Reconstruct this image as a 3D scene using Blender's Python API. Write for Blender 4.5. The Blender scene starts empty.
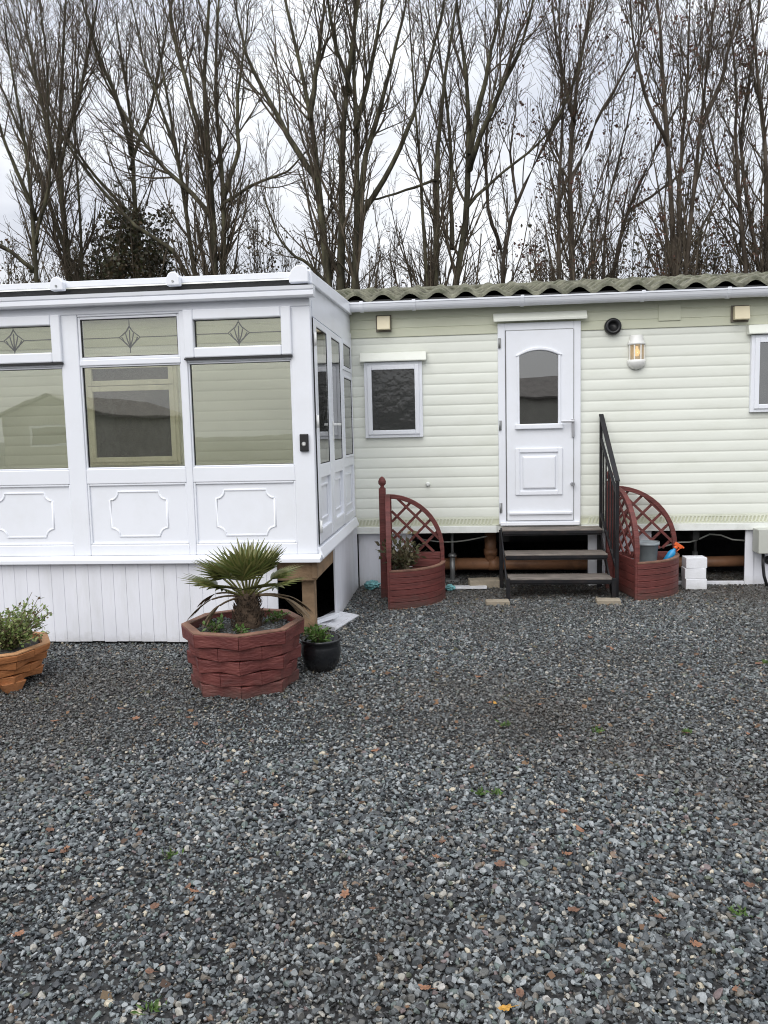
import bpy, bmesh, math, random
import numpy as np
from mathutils import Vector, Matrix, noise

random.seed(7)
rng = np.random.default_rng(7)
R = math.radians
scene = bpy.context.scene
COL = scene.collection

# ------------------------------------------------------------------ camera
FOCAL, YAW, PITCH, ROLL, DIST, EYE = 796.0, 5.6, -5.9, -1.35, 7.7, 1.55
CAM_R = (Matrix.Rotation(R(YAW), 3, 'Z') @ Matrix.Rotation(math.pi / 2 + R(PITCH), 3, 'X')
         @ Matrix.Rotation(R(ROLL), 3, 'Z'))
CAM_P = Vector((0, -DIST, EYE))
cam = bpy.data.cameras.new('camera')
cam.sensor_fit = 'VERTICAL'; cam.sensor_height = 24.0
cam.lens = FOCAL * 24.0 / 1024.0
cam.clip_start = 0.05; cam.clip_end = 2000
camo = bpy.data.objects.new('camera', cam); COL.objects.link(camo)
camo.matrix_world = Matrix.Translation(CAM_P) @ CAM_R.to_4x4()
scene.camera = camo

def ray(x, y): return CAM_R @ Vector(((x - 384) / FOCAL, -(y - 512) / FOCAL, -1.0))
def on_y(x, y, Y):
    d = ray(x, y); return CAM_P + d * ((Y - CAM_P.y) / d.y)
def on_ground(x, y, z=0.0):
    d = ray(x, y); return CAM_P + d * ((z - CAM_P.z) / d.z)

# --------------------------------------------------------------- materials
def new_mat(name):
    m = bpy.data.materials.new(name); m.use_nodes = True
    nt = m.node_tree; return m, nt, nt.nodes, nt.links, nt.nodes['Principled BSDF']

def mat(name, col, rough=0.5, var=0.12, scale=4.0, bump=0.0, bscale=60.0, spec=0.5, metal=0.0,
        dirt=None, dirt_amt=0.0, dirt_scale=2.5, stretch=(1, 1, 1), coords='Object'):
    """solid colour with a mottled variation, a layer of weathering stains and a fine bump"""
    m, nt, N, L, b = new_mat(name)
    tc = N.new('ShaderNodeTexCoord'); mp = N.new('ShaderNodeMapping')
    mp.inputs['Scale'].default_value = stretch
    L.new(tc.outputs[coords], mp.inputs[0])
    n = N.new('ShaderNodeTexNoise'); n.inputs['Scale'].default_value = scale; n.inputs['Detail'].default_value = 6
    L.new(mp.outputs[0], n.inputs[0])
    r = N.new('ShaderNodeValToRGB')
    r.color_ramp.elements[0].position = 0.3; r.color_ramp.elements[1].position = 0.7
    lo = tuple(c * (1 - var) for c in col); hi = tuple(min(1, c * (1 + var)) for c in col)
    r.color_ramp.elements[0].color = (*lo, 1); r.color_ramp.elements[1].color = (*hi, 1)
    L.new(n.outputs[0], r.inputs[0]); out = r.outputs[0]
    if dirt:
        n2 = N.new('ShaderNodeTexNoise'); n2.inputs['Scale'].default_value = dirt_scale; n2.inputs['Detail'].default_value = 9
        n2.inputs['Roughness'].default_value = 0.68
        L.new(mp.outputs[0], n2.inputs[0])
        r2 = N.new('ShaderNodeValToRGB'); r2.color_ramp.elements[0].position = 0.48; r2.color_ramp.elements[1].position = 0.72
        r2.color_ramp.elements[0].color = (0, 0, 0, 1); r2.color_ramp.elements[1].color = (dirt_amt,) * 3 + (1,)
        L.new(n2.outputs[0], r2.inputs[0])
        mx = N.new('ShaderNodeMix'); mx.data_type = 'RGBA'
        L.new(r2.outputs[0], mx.inputs[0]); L.new(out, mx.inputs[6]); mx.inputs[7].default_value = (*dirt, 1)
        out = mx.outputs[2]
    L.new(out, b.inputs['Base Color'])
    b.inputs['Roughness'].default_value = rough; b.inputs['Metallic'].default_value = metal
    b.inputs['Specular IOR Level'].default_value = spec
    if bump:
        n3 = N.new('ShaderNodeTexNoise'); n3.inputs['Scale'].default_value = bscale; n3.inputs['Detail'].default_value = 4
        L.new(mp.outputs[0], n3.inputs[0])
        bp = N.new('ShaderNodeBump'); bp.inputs['Strength'].default_value = bump; bp.inputs['Distance'].default_value = 0.01
        L.new(n3.outputs[0], bp.inputs['Height']); L.new(bp.outputs[0], b.inputs['Normal'])
    return m

M = {}
def splash(m, h, col, amt):
    """soil thrown up by rain along the foot of a board"""
    nt = m.node_tree; N, L = nt.nodes, nt.links; b = N['Principled BSDF']
    src = b.inputs['Base Color'].links[0].from_socket
    g = N.new('ShaderNodeNewGeometry'); sp = N.new('ShaderNodeSeparateXYZ'); L.new(g.outputs['Position'], sp.inputs[0])
    n = N.new('ShaderNodeTexNoise'); n.inputs['Scale'].default_value = 9; n.inputs['Detail'].default_value = 9; n.inputs['Roughness'].default_value = .7; L.new(g.outputs['Position'], n.inputs[0])
    ad = N.new('ShaderNodeMath'); ad.operation = 'MULTIPLY_ADD'; ad.inputs[1].default_value = -h * 2.4; L.new(n.outputs[0], ad.inputs[0]); L.new(sp.outputs[2], ad.inputs[2])
    mr = N.new('ShaderNodeMapRange'); mr.inputs[1].default_value = -h * 1.3; mr.inputs[2].default_value = -h * .2; mr.inputs[3].default_value = amt; mr.inputs[4].default_value = 0; L.new(ad.outputs[0], mr.inputs[0])
    mx = N.new('ShaderNodeMix'); mx.data_type = 'RGBA'; L.new(mr.outputs[0], mx.inputs[0]); L.new(src, mx.inputs[6]); mx.inputs[7].default_value = (*col, 1)
    L.new(mx.outputs[2], b.inputs['Base Color']); return m
M['pvc'] = mat('white_pvc', (0.80, 0.82, 0.865), 0.32, 0.03, 1.5, 0.05, 8, dirt=(0.58, 0.58, 0.54), dirt_amt=0.18)
M['skirt'] = mat('white_boards', (0.78, 0.79, 0.84), 0.4, 0.05, 2, 0.08, 12, dirt=(0.45, 0.46, 0.42), dirt_amt=0.25, stretch=(3, 3, 0.6))
M['clad'] = mat('cream_cladding', (0.765, 0.785, 0.71), 0.40, 0.03, 1.6, 0.03, 30, dirt=(0.52, 0.54, 0.42), dirt_amt=0.25, stretch=(.7, 1, 2.5))
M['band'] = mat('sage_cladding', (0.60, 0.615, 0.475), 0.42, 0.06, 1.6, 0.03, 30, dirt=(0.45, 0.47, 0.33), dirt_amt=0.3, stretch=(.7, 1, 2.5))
M['cream'] = mat('cream_plastic', (0.72, 0.70, 0.56), 0.4, 0.06, 6, dirt=(.35, .3, .2), dirt_amt=.35, dirt_scale=9)
M['ventface'] = mat('yellowed_plastic', (0.74, 0.66, 0.46), 0.4, 0.05, 6)
M['ventdark'] = mat('vent_dark_grille', (0.16, 0.14, 0.11), 0.6, 0.1, 20)  # dark brown plastic of the plate behind each cowl
M['rail'] = mat('white_rail', (0.77, 0.79, 0.75), 0.4, 0.04, 3, dirt=(0.3, 0.32, 0.25), dirt_amt=0.3, dirt_scale=6)
M['black'] = mat('black_plastic', (0.012, 0.012, 0.013), 0.4, 0.2, 8)
M['gap'] = mat('black_seal_and_gap', (0.02, 0.02, 0.02), 0.7, 0.2, 8)
M['steel_black'] = mat('black_painted_steel', (0.010, 0.010, 0.012), 0.5, 0.3, 10, 0.2, 80, spec=.3, dirt=(.08, .045, .03), dirt_amt=.2, dirt_scale=12)
M['chrome'] = mat('satin_metal', (0.62, 0.62, 0.64), 0.28, 0.05, 8, metal=1.0)
M['tread'] = mat('weathered_tread', (0.17, 0.145, 0.125), 0.7, 0.35, 14, 0.5, 40, dirt=(.06, .055, .045), dirt_amt=.8, dirt_scale=9, stretch=(.5, 2, 2))
M['lead'] = mat('lead_strip', (0.12, 0.125, 0.12), 0.5, 0.1, 10)
M['timber'] = mat('raw_timber', (0.25, 0.165, 0.095), 0.75, 0.3, 6, 0.3, 40, dirt=(.1, .06, .03), dirt_amt=.8, dirt_scale=5, stretch=(1, 1, 1.5))
M['redwood'] = mat('red_stained_wood', (0.132, 0.031, 0.026), 0.62, 0.3, 7, 0.45, 30, dirt=(.07, .022, .018), dirt_amt=.6, dirt_scale=5, stretch=(.6, .6, 5))
M['redrim'] = mat('bare_wood_edge', (0.19, 0.10, 0.065), 0.75, 0.3, 12, 0.3, 40, dirt=(.12, .05, .04), dirt_amt=.8, dirt_scale=10)
M['redlog'] = mat('red_painted_wood', (0.125, 0.030, 0.026), 0.6, 0.3, 7, 0.6, 25, dirt=(.20, .085, .065), dirt_amt=.4, dirt_scale=7, stretch=(1, 1, 3))
M['orange'] = mat('orange_stained_wood', (0.42, 0.165, 0.058), 0.6, 0.25, 6, 0.4, 30, dirt=(.16, .055, .02), dirt_amt=.7, dirt_scale=5, stretch=(1, 1, 3))
M['orangerim'] = mat('orange_wood_edge', (0.42, 0.22, 0.10), 0.7, 0.25, 9, 0.3, 30)
M['potblack'] = mat('black_glazed_pot', (0.012, 0.013, 0.015), 0.22, 0.3, 6, 0.1, 12)
M['soil'] = mat('potting_soil', (0.045, 0.04, 0.034), 0.9, 0.5, 30, 1.0, 60, dirt=(.16, .16, .15), dirt_amt=1, dirt_scale=45)
M['pipe'] = mat('terracotta_pipe', (0.34, 0.17, 0.09), 0.5, 0.2, 5, dirt=(.1, .06, .04), dirt_amt=.7, dirt_scale=6)
M['steelgrey'] = mat('galvanised_steel', (0.33, 0.34, 0.34), 0.5, 0.2, 12, metal=0.6, dirt=(.2, .15, .1), dirt_amt=.4)
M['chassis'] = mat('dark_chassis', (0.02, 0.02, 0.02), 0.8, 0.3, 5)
M['inside'] = mat('dim_room_wall', (0.16, 0.155, 0.14), 0.9, 0.2, 3)  # mid-grey puts the darkness of rooms behind glass into the colour
M['floorin'] = mat('pale_floor', (0.55, 0.52, 0.45), 0.6, 0.15, 3)
M['bucket'] = mat('grey_bucket_plastic', (0.24, 0.275, 0.29), 0.4, 0.15, 8, dirt=(.35, .36, .36), dirt_amt=.35, dirt_scale=10)
M['blue'] = mat('blue_bottle_plastic', (0.02, 0.26, 0.52), 0.3, 0.1, 8)
M['orangecap'] = mat('orange_plastic', (0.75, 0.13, 0.03), 0.35, 0.1, 8)
M['whiteblock'] = mat('white_block', (0.78, 0.79, 0.82), 0.6, 0.05, 8, 0.2, 50, dirt=(.4, .4, .38), dirt_amt=.35, dirt_scale=8)
M['slab'] = mat('sandy_slab', (0.30, 0.255, 0.19), 0.85, 0.3, 9, 0.5, 60, dirt=(.12, .11, .09), dirt_amt=.7, dirt_scale=9)
M['meter'] = mat('grey_box_plastic', (0.50, 0.51, 0.46), 0.45, 0.06, 5, dirt=(.3, .3, .25), dirt_amt=.3)
M['teal'] = mat('teal_plastic', (0.14, 0.34, 0.35), 0.35, 0.5, 20, 0.6, 20)
M['ptrunk'] = mat('palm_fibre', (0.075, 0.05, 0.032), 0.9, 0.5, 30, 0.6, 80)
M['tuft'] = mat('weed_green', (0.075, 0.14, 0.03), 0.6, 0.4, 20)
M['drystem'] = mat('dry_stem', (0.14, 0.11, 0.065), 0.8, 0.4, 20)
M['lampwhite'] = mat('lamp_white_plastic', (0.8, 0.8, 0.77), 0.35, 0.03, 6)
M['nbwall'] = mat('neighbour_cladding', (0.48, 0.46, 0.40), 0.6, 0.1, 2)
M['nbroof'] = mat('neighbour_roof', (0.22, 0.20, 0.18), 0.8, 0.2, 3)

def leaf_mat(name, cols, rough=0.45, trans=0.25, scale=9.0):
    m, nt, N, L, b = new_mat(name)
    g = N.new('ShaderNodeNewGeometry')
    r = N.new('ShaderNodeValToRGB'); el = r.color_ramp.elements
    el[0].position = 0; el[0].color = (*cols[0], 1); el[1].position = 1; el[1].color = (*cols[-1], 1)
    for i, c in enumerate(cols[1:-1]):
        e = el.new((i + 1) / (len(cols) - 1)); e.color = (*c, 1)
    L.new(g.outputs['Random Per Island'], r.inputs[0])
    L.new(r.outputs[0], b.inputs['Base Color']); b.inputs['Roughness'].default_value = rough
    t = N.new('ShaderNodeBsdfTranslucent'); L.new(r.outputs[0], t.inputs[0])
    mx = N.new('ShaderNodeMixShader'); mx.inputs[0].default_value = trans
    L.new(b.outputs[0], mx.inputs[1]); L.new(t.outputs[0], mx.inputs[2])
    L.new(mx.outputs[0], N['Material Output'].inputs[0])
    return m
M['palm'] = leaf_mat('palm_leaf', [(.06, .085, .022), (.095, .12, .03), (.18, .17, .06), (.065, .09, .026)], 0.38, .15)
M['palmdead'] = leaf_mat('dead_palm_leaf', [(.10, .065, .035), (.16, .11, .06), (.06, .045, .03)], 0.7, .15)
M['shrub'] = leaf_mat('shrub_leaf', [(.11, .17, .045), (.19, .26, .075), (.30, .33, .12), (.13, .19, .06), (.13, .08, .055)], 0.5, .25)
M['weed'] = leaf_mat('weed_leaf', [(.06, .12, .025), (.11, .2, .04), (.05, .08, .02)], 0.5, .25)
M['dryleaf'] = leaf_mat('dry_plant_leaf', [(.07, .08, .03), (.15, .12, .06), (.05, .06, .025), (.10, .08, .05)], 0.7, .2)
M['ivy'] = leaf_mat('ivy_leaf', [(.03, .036, .015), (.055, .058, .024), (.095, .065, .035), (.04, .05, .02)], 0.45, .15)
M['hedgeleaf'] = leaf_mat('hedge_leaf', [(.045, .05, .02), (.085, .065, .035), (.10, .085, .035), (.13, .06, .035)], 0.6, .25)
M['tanleaf'] = leaf_mat('dead_tree_leaf', [(.10, .045, .03), (.14, .06, .04), (.075, .04, .03), (.12, .075, .04)], 0.7, .2)
M['leaf_orange'] = mat('fallen_leaf_orange', (0.20, 0.095, 0.05), 0.6, 0.35, 60)
M['leaf_brown'] = mat('fallen_leaf_brown', (0.13, 0.065, 0.038), 0.6, 0.35, 60)
M['leaf_yellow'] = mat('fallen_leaf_yellow', (0.42, 0.22, 0.03), 0.55, 0.3, 60)

def bark(name, c1, c2, c3):
    m, nt, N, L, b = new_mat(name)
    tc = N.new('ShaderNodeTexCoord'); mp = N.new('ShaderNodeMapping'); mp.inputs['Scale'].default_value = (1, 1, .25)
    L.new(tc.outputs['Object'], mp.inputs[0])
    n = N.new('ShaderNodeTexNoise'); n.inputs['Scale'].default_value = 9; n.inputs['Detail'].default_value = 7; L.new(mp.outputs[0], n.inputs[0])
    r = N.new('ShaderNodeValToRGB'); el = r.color_ramp.elements
    el[0].position = .32; el[0].color = (*c1, 1); el[1].position = .68; el[1].color = (*c3, 1)
    e = el.new(.5); e.color = (*c2, 1)
    L.new(n.outputs[0], r.inputs[0]); L.new(r.outputs[0], b.inputs['Base Color']); b.inputs['Roughness'].default_value = .9
    b.inputs['Specular IOR Level'].default_value = .2
    return m
M['bark_green'] = bark('mossy_bark', (.03, .027, .019), (.06, .055, .036), (.115, .108, .066))
M['bark_brown'] = bark('brown_bark', (.04, .032, .025), (.075, .06, .046), (.13, .108, .086))
M['twig'] = bark('twig_bark', (.05, .041, .03), (.085, .069, .05), (.14, .115, .085))

def glass(name, tint, refl=1.0, base_r=.045, rough=0.0, body=0.0, bodycol=(.1, .1, .1), wav=0.0, wscale=6):
    m, nt, N, L, b = new_mat(name)
    tr = N.new('ShaderNodeBsdfTransparent'); tr.inputs[0].default_value = (*tint, 1)
    gl = N.new('ShaderNodeBsdfGlossy'); gl.inputs['Roughness'].default_value = rough
    gl.inputs[0].default_value = (refl, refl, refl, 1)
    fr = N.new('ShaderNodeFresnel'); fr.inputs[0].default_value = 1.52
    ad = N.new('ShaderNodeMath'); ad.operation = 'MULTIPLY_ADD'; ad.inputs[1].default_value = 1.0; ad.inputs[2].default_value = base_r
    L.new(fr.outputs[0], ad.inputs[0])
    base = tr.outputs[0]
    if body:
        df = N.new('ShaderNodeBsdfDiffuse'); df.inputs[0].default_value = (*bodycol, 1)
        m0 = N.new('ShaderNodeMixShader'); m0.inputs[0].default_value = body
        L.new(base, m0.inputs[1]); L.new(df.outputs[0], m0.inputs[2]); base = m0.outputs[0]
    if wav:
        tc = N.new('ShaderNodeTexCoord'); n = N.new('ShaderNodeTexNoise'); n.inputs['Scale'].default_value = wscale; n.inputs['Detail'].default_value = 2
        L.new(tc.outputs['Object'], n.inputs[0])
        bp = N.new('ShaderNodeBump'); bp.inputs['Strength'].default_value = wav; bp.inputs['Distance'].default_value = .05
        L.new(n.outputs[0], bp.inputs['Height']); L.new(bp.outputs[0], gl.inputs['Normal'])
    mx = N.new('ShaderNodeMixShader'); L.new(ad.outputs[0], mx.inputs[0]); L.new(base, mx.inputs[1]); L.new(gl.outputs[0], mx.inputs[2])
    L.new(mx.outputs[0], N['Material Output'].inputs[0])
    return m
M['glass'] = glass('clear_glass', (.85, .85, .79), base_r=.085, wav=.012, wscale=2.5)
M['doorglass'] = glass('dark_glass', (.45, .47, .46), refl=1.0, base_r=.17, wav=.01, wscale=3)
M['obscure'] = glass('obscure_glass', (.25, .26, .26), refl=.9, rough=.12, body=.45, bodycol=(.05, .054, .052), wav=.07, wscale=12)
M['amber'] = glass('lamp_glass', (.75, .66, .5), rough=.1, body=.3, bodycol=(.5, .42, .3))

def polycarb():
    m, nt, N, L, b = new_mat('translucent_roof_sheet')
    t = N.new('ShaderNodeBsdfTranslucent'); t.inputs[0].default_value = (.92, .92, .88, 1)
    b.inputs['Base Color'].default_value = (.72, .72, .70, 1); b.inputs['Roughness'].default_value = .35
    mx = N.new('ShaderNodeMixShader'); mx.inputs[0].default_value = .85
    L.new(b.outputs[0], mx.inputs[1]); L.new(t.outputs[0], mx.inputs[2]); L.new(mx.outputs[0], N['Material Output'].inputs[0])
    return m
M['polycarb'] = polycarb()

def tile_mat():
    m = mat('stone_chip_tile', (0.155, 0.153, 0.112), 0.9, 0.5, 14, 1.0, 70, dirt=(.06, .07, .035), dirt_amt=.9, dirt_scale=9)
    return m
M['tile'] = tile_mat()

def bulb_mat():
    m, nt, N, L, b = new_mat('warm_bulb')
    b.inputs['Base Color'].default_value = (.8, .7, .5, 1)
    b.inputs['Emission Color'].default_value = (1, .72, .38, 1); b.inputs['Emission Strength'].default_value = 1.1
    return m
M['bulb'] = bulb_mat()

def trim_mat():
    """pale green plastic trim with a moulded rope pattern"""
    m = mat('rope_trim', (0.68, 0.695, 0.58), 0.5, 0.06, 6, dirt=(.3, .33, .22), dirt_amt=.4)
    return m
M['trim'] = trim_mat()

splash(M['skirt'], .10, (.30, .29, .25), .4); splash(M['redwood'], .13, (.06, .05, .04), .6); splash(M['redlog'], .12, (.07, .055, .045), .6); splash(M['orange'], .10, (.10, .07, .045), .6); splash(M['whiteblock'], .08, (.3, .29, .25), .4); splash(M['potblack'], .08, (.05, .045, .04), .5)
# ------------------------------------------------------------- mesh helpers
class MB:
    def __init__(s): s.v = []; s.f = []; s.sm = []
    def add(s, vs, fs, smooth=False):
        o = len(s.v); s.v += [tuple(p) for p in vs]; s.f += [tuple(o + i for i in f) for f in fs]; s.sm += [smooth] * len(fs); return s
    def box(s, x0, x1, y0, y1, z0, z1, T=None):
        vs = [Vector((x, y, z)) for z in (z0, z1) for y in (y0, y1) for x in (x0, x1)]
        if T is not None: vs = [T @ p for p in vs]
        return s.add(vs, [(0, 2, 3, 1), (4, 5, 7, 6), (0, 1, 5, 4), (2, 6, 7, 3), (0, 4, 6, 2), (1, 3, 7, 5)])
    def hexa(s, c):   # 8 corners: bottom 4 then top 4, each counter-clockwise
        return s.add(c, [(3, 2, 1, 0), (4, 5, 6, 7), (0, 1, 5, 4), (1, 2, 6, 5), (2, 3, 7, 6), (3, 0, 4, 7)])
    def prism(s, poly, vec, T=None):
        vec = Vector(vec); a = [Vector(p) for p in poly]; b = [p + vec for p in a]
        if T is not None: a = [T @ p for p in a]; b = [T @ p for p in b]
        n = len(a)
        return s.add(a + b, [tuple(range(n))[::-1], tuple(range(n, 2 * n))] + [(i, (i + 1) % n, n + (i + 1) % n, n + i) for i in range(n)])
    def tube(s, pts, r, n=8, cap=True, smooth=True):
        pts = [Vector(p) for p in pts]; k = len(pts)
        rs = r if isinstance(r, (list, tuple)) else [r] * k
        vs = []; up = None
        for i, p in enumerate(pts):
            d = (pts[min(i + 1, k - 1)] - pts[max(i - 1, 0)]).normalized()
            if up is None:
                up = Vector((0, 0, 1)) if abs(d.z) < .9 else Vector((1, 0, 0))
            a = d.cross(up).normalized(); up = a.cross(d).normalized()
            for j in range(n):
                t = 2 * math.pi * j / n
                vs.append(p + (a * math.cos(t) + up * math.sin(t)) * rs[i])
        fs = [(i * n + j, i * n + (j + 1) % n, (i + 1) * n + (j + 1) % n, (i + 1) * n + j) for i in range(k - 1) for j in range(n)]
        s.add(vs, fs, smooth)
        if cap:
            o = len(s.v) - len(vs)
            s.f += [tuple(o + j for j in range(n))[::-1], tuple(o + (k - 1) * n + j for j in range(n))]; s.sm += [False, False]
        return s
    def lathe(s, prof, n=32, c=(0, 0, 0), smooth=True, T=None):
        vs = []
        for (r, z) in prof:
            for j in range(n):
                t = 2 * math.pi * j / n; p = Vector((r * math.cos(t), r * math.sin(t), z))
                if T is not None: p = T @ p
                vs.append(p + Vector(c))
        k = len(prof)
        fs = [(i * n + j, i * n + (j + 1) % n, (i + 1) * n + (j + 1) % n, (i + 1) * n + j) for i in range(k - 1) for j in range(n)]
        s.add(vs, fs, smooth)
        o = len(s.v) - len(vs)
        s.f += [tuple(o + j for j in range(n))[::-1], tuple(o + (k - 1) * n + j for j in range(n))]; s.sm += [False, False]
        return s
    def strip(s, a, b, smooth=False):
        n = len(a)
        return s.add(list(a) + list(b), [(i, i + 1, n + i + 1, n + i) for i in range(n - 1)], smooth)
    def build(s, name, m, parent=None, bevel=0.0, loc=None, seg=2):
        me = bpy.data.meshes.new(name); me.from_pydata(s.v, [], s.f); me.update()
        me.polygons.foreach_set('use_smooth', s.sm)
        o = bpy.data.objects.new(name, me); COL.objects.link(o)
        me.materials.append(M[m] if isinstance(m, str) else m)
        if parent is not None: o.parent = parent
        if loc is not None: o.location = loc
        if bevel:
            b = o.modifiers.new('bevel', 'BEVEL'); b.width = bevel; b.segments = seg; b.limit_method = 'ANGLE'; b.angle_limit = R(35)
        return o

def tag(o, label=None, cat=None, group=None, kind=None):
    if label: o['label'] = label
    if cat: o['category'] = cat
    if group: o['group'] = group
    if kind: o['kind'] = kind
    return o
def empty(name, loc=(0, 0, 0), rz=0.0):
    o = bpy.data.objects.new(name, None); COL.objects.link(o); o.location = loc; o.rotation_euler = (0, 0, rz)
    o.empty_display_size = .1; return o
def copy_tree(o, parent=None):
    c = o.copy(); COL.objects.link(c)
    if parent is not None: c.parent = parent
    for ch in list(o.children): copy_tree(ch, c)
    return c
def np_mesh(name, v, f, m, parent=None, smooth=True):
    """v (N,3), f (K,4) quads or (K,3) tris"""
    me = bpy.data.meshes.new(name); k = f.shape[1]
    me.vertices.add(len(v)); me.vertices.foreach_set('co', v.astype(np.float32).ravel())
    me.loops.add(f.size); me.loops.foreach_set('vertex_index', f.astype(np.int32).ravel())
    me.polygons.add(len(f)); me.polygons.foreach_set('loop_start', np.arange(0, f.size, k, dtype=np.int32))
    me.polygons.foreach_set('loop_total', np.full(len(f), k, dtype=np.int32))
    me.polygons.foreach_set('use_smooth', np.full(len(f), smooth))
    me.update(calc_edges=True)
    o = bpy.data.objects.new(name, me); COL.objects.link(o); me.materials.append(M[m] if isinstance(m, str) else m)
    if parent is not None: o.parent = parent
    return o

# ------------------------------------------------------------------ world
W = bpy.data.worlds.new('World'); scene.world = W; W.use_nodes = True
N, L = W.node_tree.nodes, W.node_tree.links
SUN_EL, SUN_AZ = 40.0, 200.0     # degrees; azimuth clockwise from +Y
bg = N['Background']; bg.inputs[1].default_value = 0.1
sk = N.new('ShaderNodeTexSky'); sk.sky_type = 'NISHITA'; sk.sun_disc = False
sk.sun_elevation = R(SUN_EL); sk.sun_rotation = R(SUN_AZ); sk.air_density = 1.5; sk.dust_density = 3
tc = N.new('ShaderNodeTexCoord'); sp = N.new('ShaderNodeSeparateXYZ'); L.new(tc.outputs['Generated'], sp.inputs[0])
lr = N.new('ShaderNodeValToRGB'); el = lr.color_ramp.elements     # overcast deck: brighter overhead
el[0].position = 0.0; el[0].color = (.265, .265, .265, 1); el[1].position = 1.0; el[1].color = (.80, .80, .80, 1)
e = el.new(.5); e.color = (.36, .36, .36, 1)
L.new(sp.outputs[2], lr.inputs[0])
mp = N.new('ShaderNodeMapping'); mp.inputs['Scale'].default_value = (1, 1, 2.2); L.new(tc.outputs['Generated'], mp.inputs[0])
cn = N.new('ShaderNodeTexNoise'); cn.inputs['Scale'].default_value = 3.2; cn.inputs['Detail'].default_value = 6; cn.inputs['Roughness'].default_value = .55
L.new(mp.outputs[0], cn.inputs[0])
cr = N.new('ShaderNodeValToRGB'); el = cr.color_ramp.elements
el[0].position = .38; el[0].color = (.66, .69, .77, 1); el[1].position = .60; el[1].color = (.97, .99, 1.03, 1)
L.new(cn.outputs[0], cr.inputs[0])
mu = N.new('ShaderNodeMix'); mu.data_type = 'RGBA'; mu.blend_type = 'MULTIPLY'; mu.inputs[0].default_value = 1
L.new(lr.outputs[0], mu.inputs[6]); L.new(cr.outputs[0], mu.inputs[7])
sc_ = N.new('ShaderNodeVectorMath'); sc_.operation = 'SCALE'; sc_.inputs['Scale'].default_value = 31.0
L.new(mu.outputs[2], sc_.inputs[0])
mx = N.new('ShaderNodeMix'); mx.data_type = 'RGBA'; mx.inputs[0].default_value = .93
L.new(sk.outputs[0], mx.inputs[6]); L.new(sc_.outputs[0], mx.inputs[7]); L.new(mx.outputs[2], bg.inputs[0])

sun = bpy.data.lights.new('sun', 'SUN'); sun.energy = 1.35; sun.angle = R(55); sun.color = (1.0, .97, .93)
so = bpy.data.objects.new('sun', sun); COL.objects.link(so)
az, elv = R(SUN_AZ), R(SUN_EL)
to_sun = Vector((math.sin(az) * math.cos(elv), math.cos(az) * math.cos(elv), math.sin(elv)))
so.rotation_euler = to_sun.to_track_quat('Z', 'Y').to_euler(); so.location = to_sun * 30
scene.cycles.filter_width = 1.05
scene.view_settings.view_transform = 'Standard'; scene.view_settings.look = 'None'
scene.view_settings.exposure = 0.22; scene.view_settings.gamma = 1.0

# ----------------------------------------------------------------- ground
def ground_mat():
    m, nt, N, L, b = new_mat('gravel_bed')
    g = N.new('ShaderNodeNewGeometry')
    v = N.new('ShaderNodeTexVoronoi'); v.inputs['Scale'].default_value = 48; L.new(g.outputs['Position'], v.inputs[0])
    r = N.new('ShaderNodeValToRGB'); el = r.color_ramp.elements
    el[0].position = 0; el[0].color = (.010, .010, .010, 1); el[1].position = 1; el[1].color = (.035, .034, .032, 1)  # near-black bed colour stands in for shade in the gaps between stones
    L.new(v.outputs['Color'], r.inputs[0])
    L.new(r.outputs[0], b.inputs['Base Color']); b.inputs['Roughness'].default_value = .75
    bp = N.new('ShaderNodeBump'); bp.inputs['Strength'].default_value = 1; bp.inputs['Distance'].default_value = .02; bp.invert = True
    L.new(v.outputs['Distance'], bp.inputs['Height']); L.new(bp.outputs[0], b.inputs['Normal'])
    return m
gm = MB()
n = 60
gx = [math.copysign(abs(t) ** 3 * 300, t) for t in np.linspace(-1, 1, n)]
for j in range(n - 1):
    gm.strip([(x, gx[j], 0) for x in gx], [(x, gx[j + 1], 0) for x in gx])
tag(gm.build('ground', ground_mat()), kind='structure')

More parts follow.
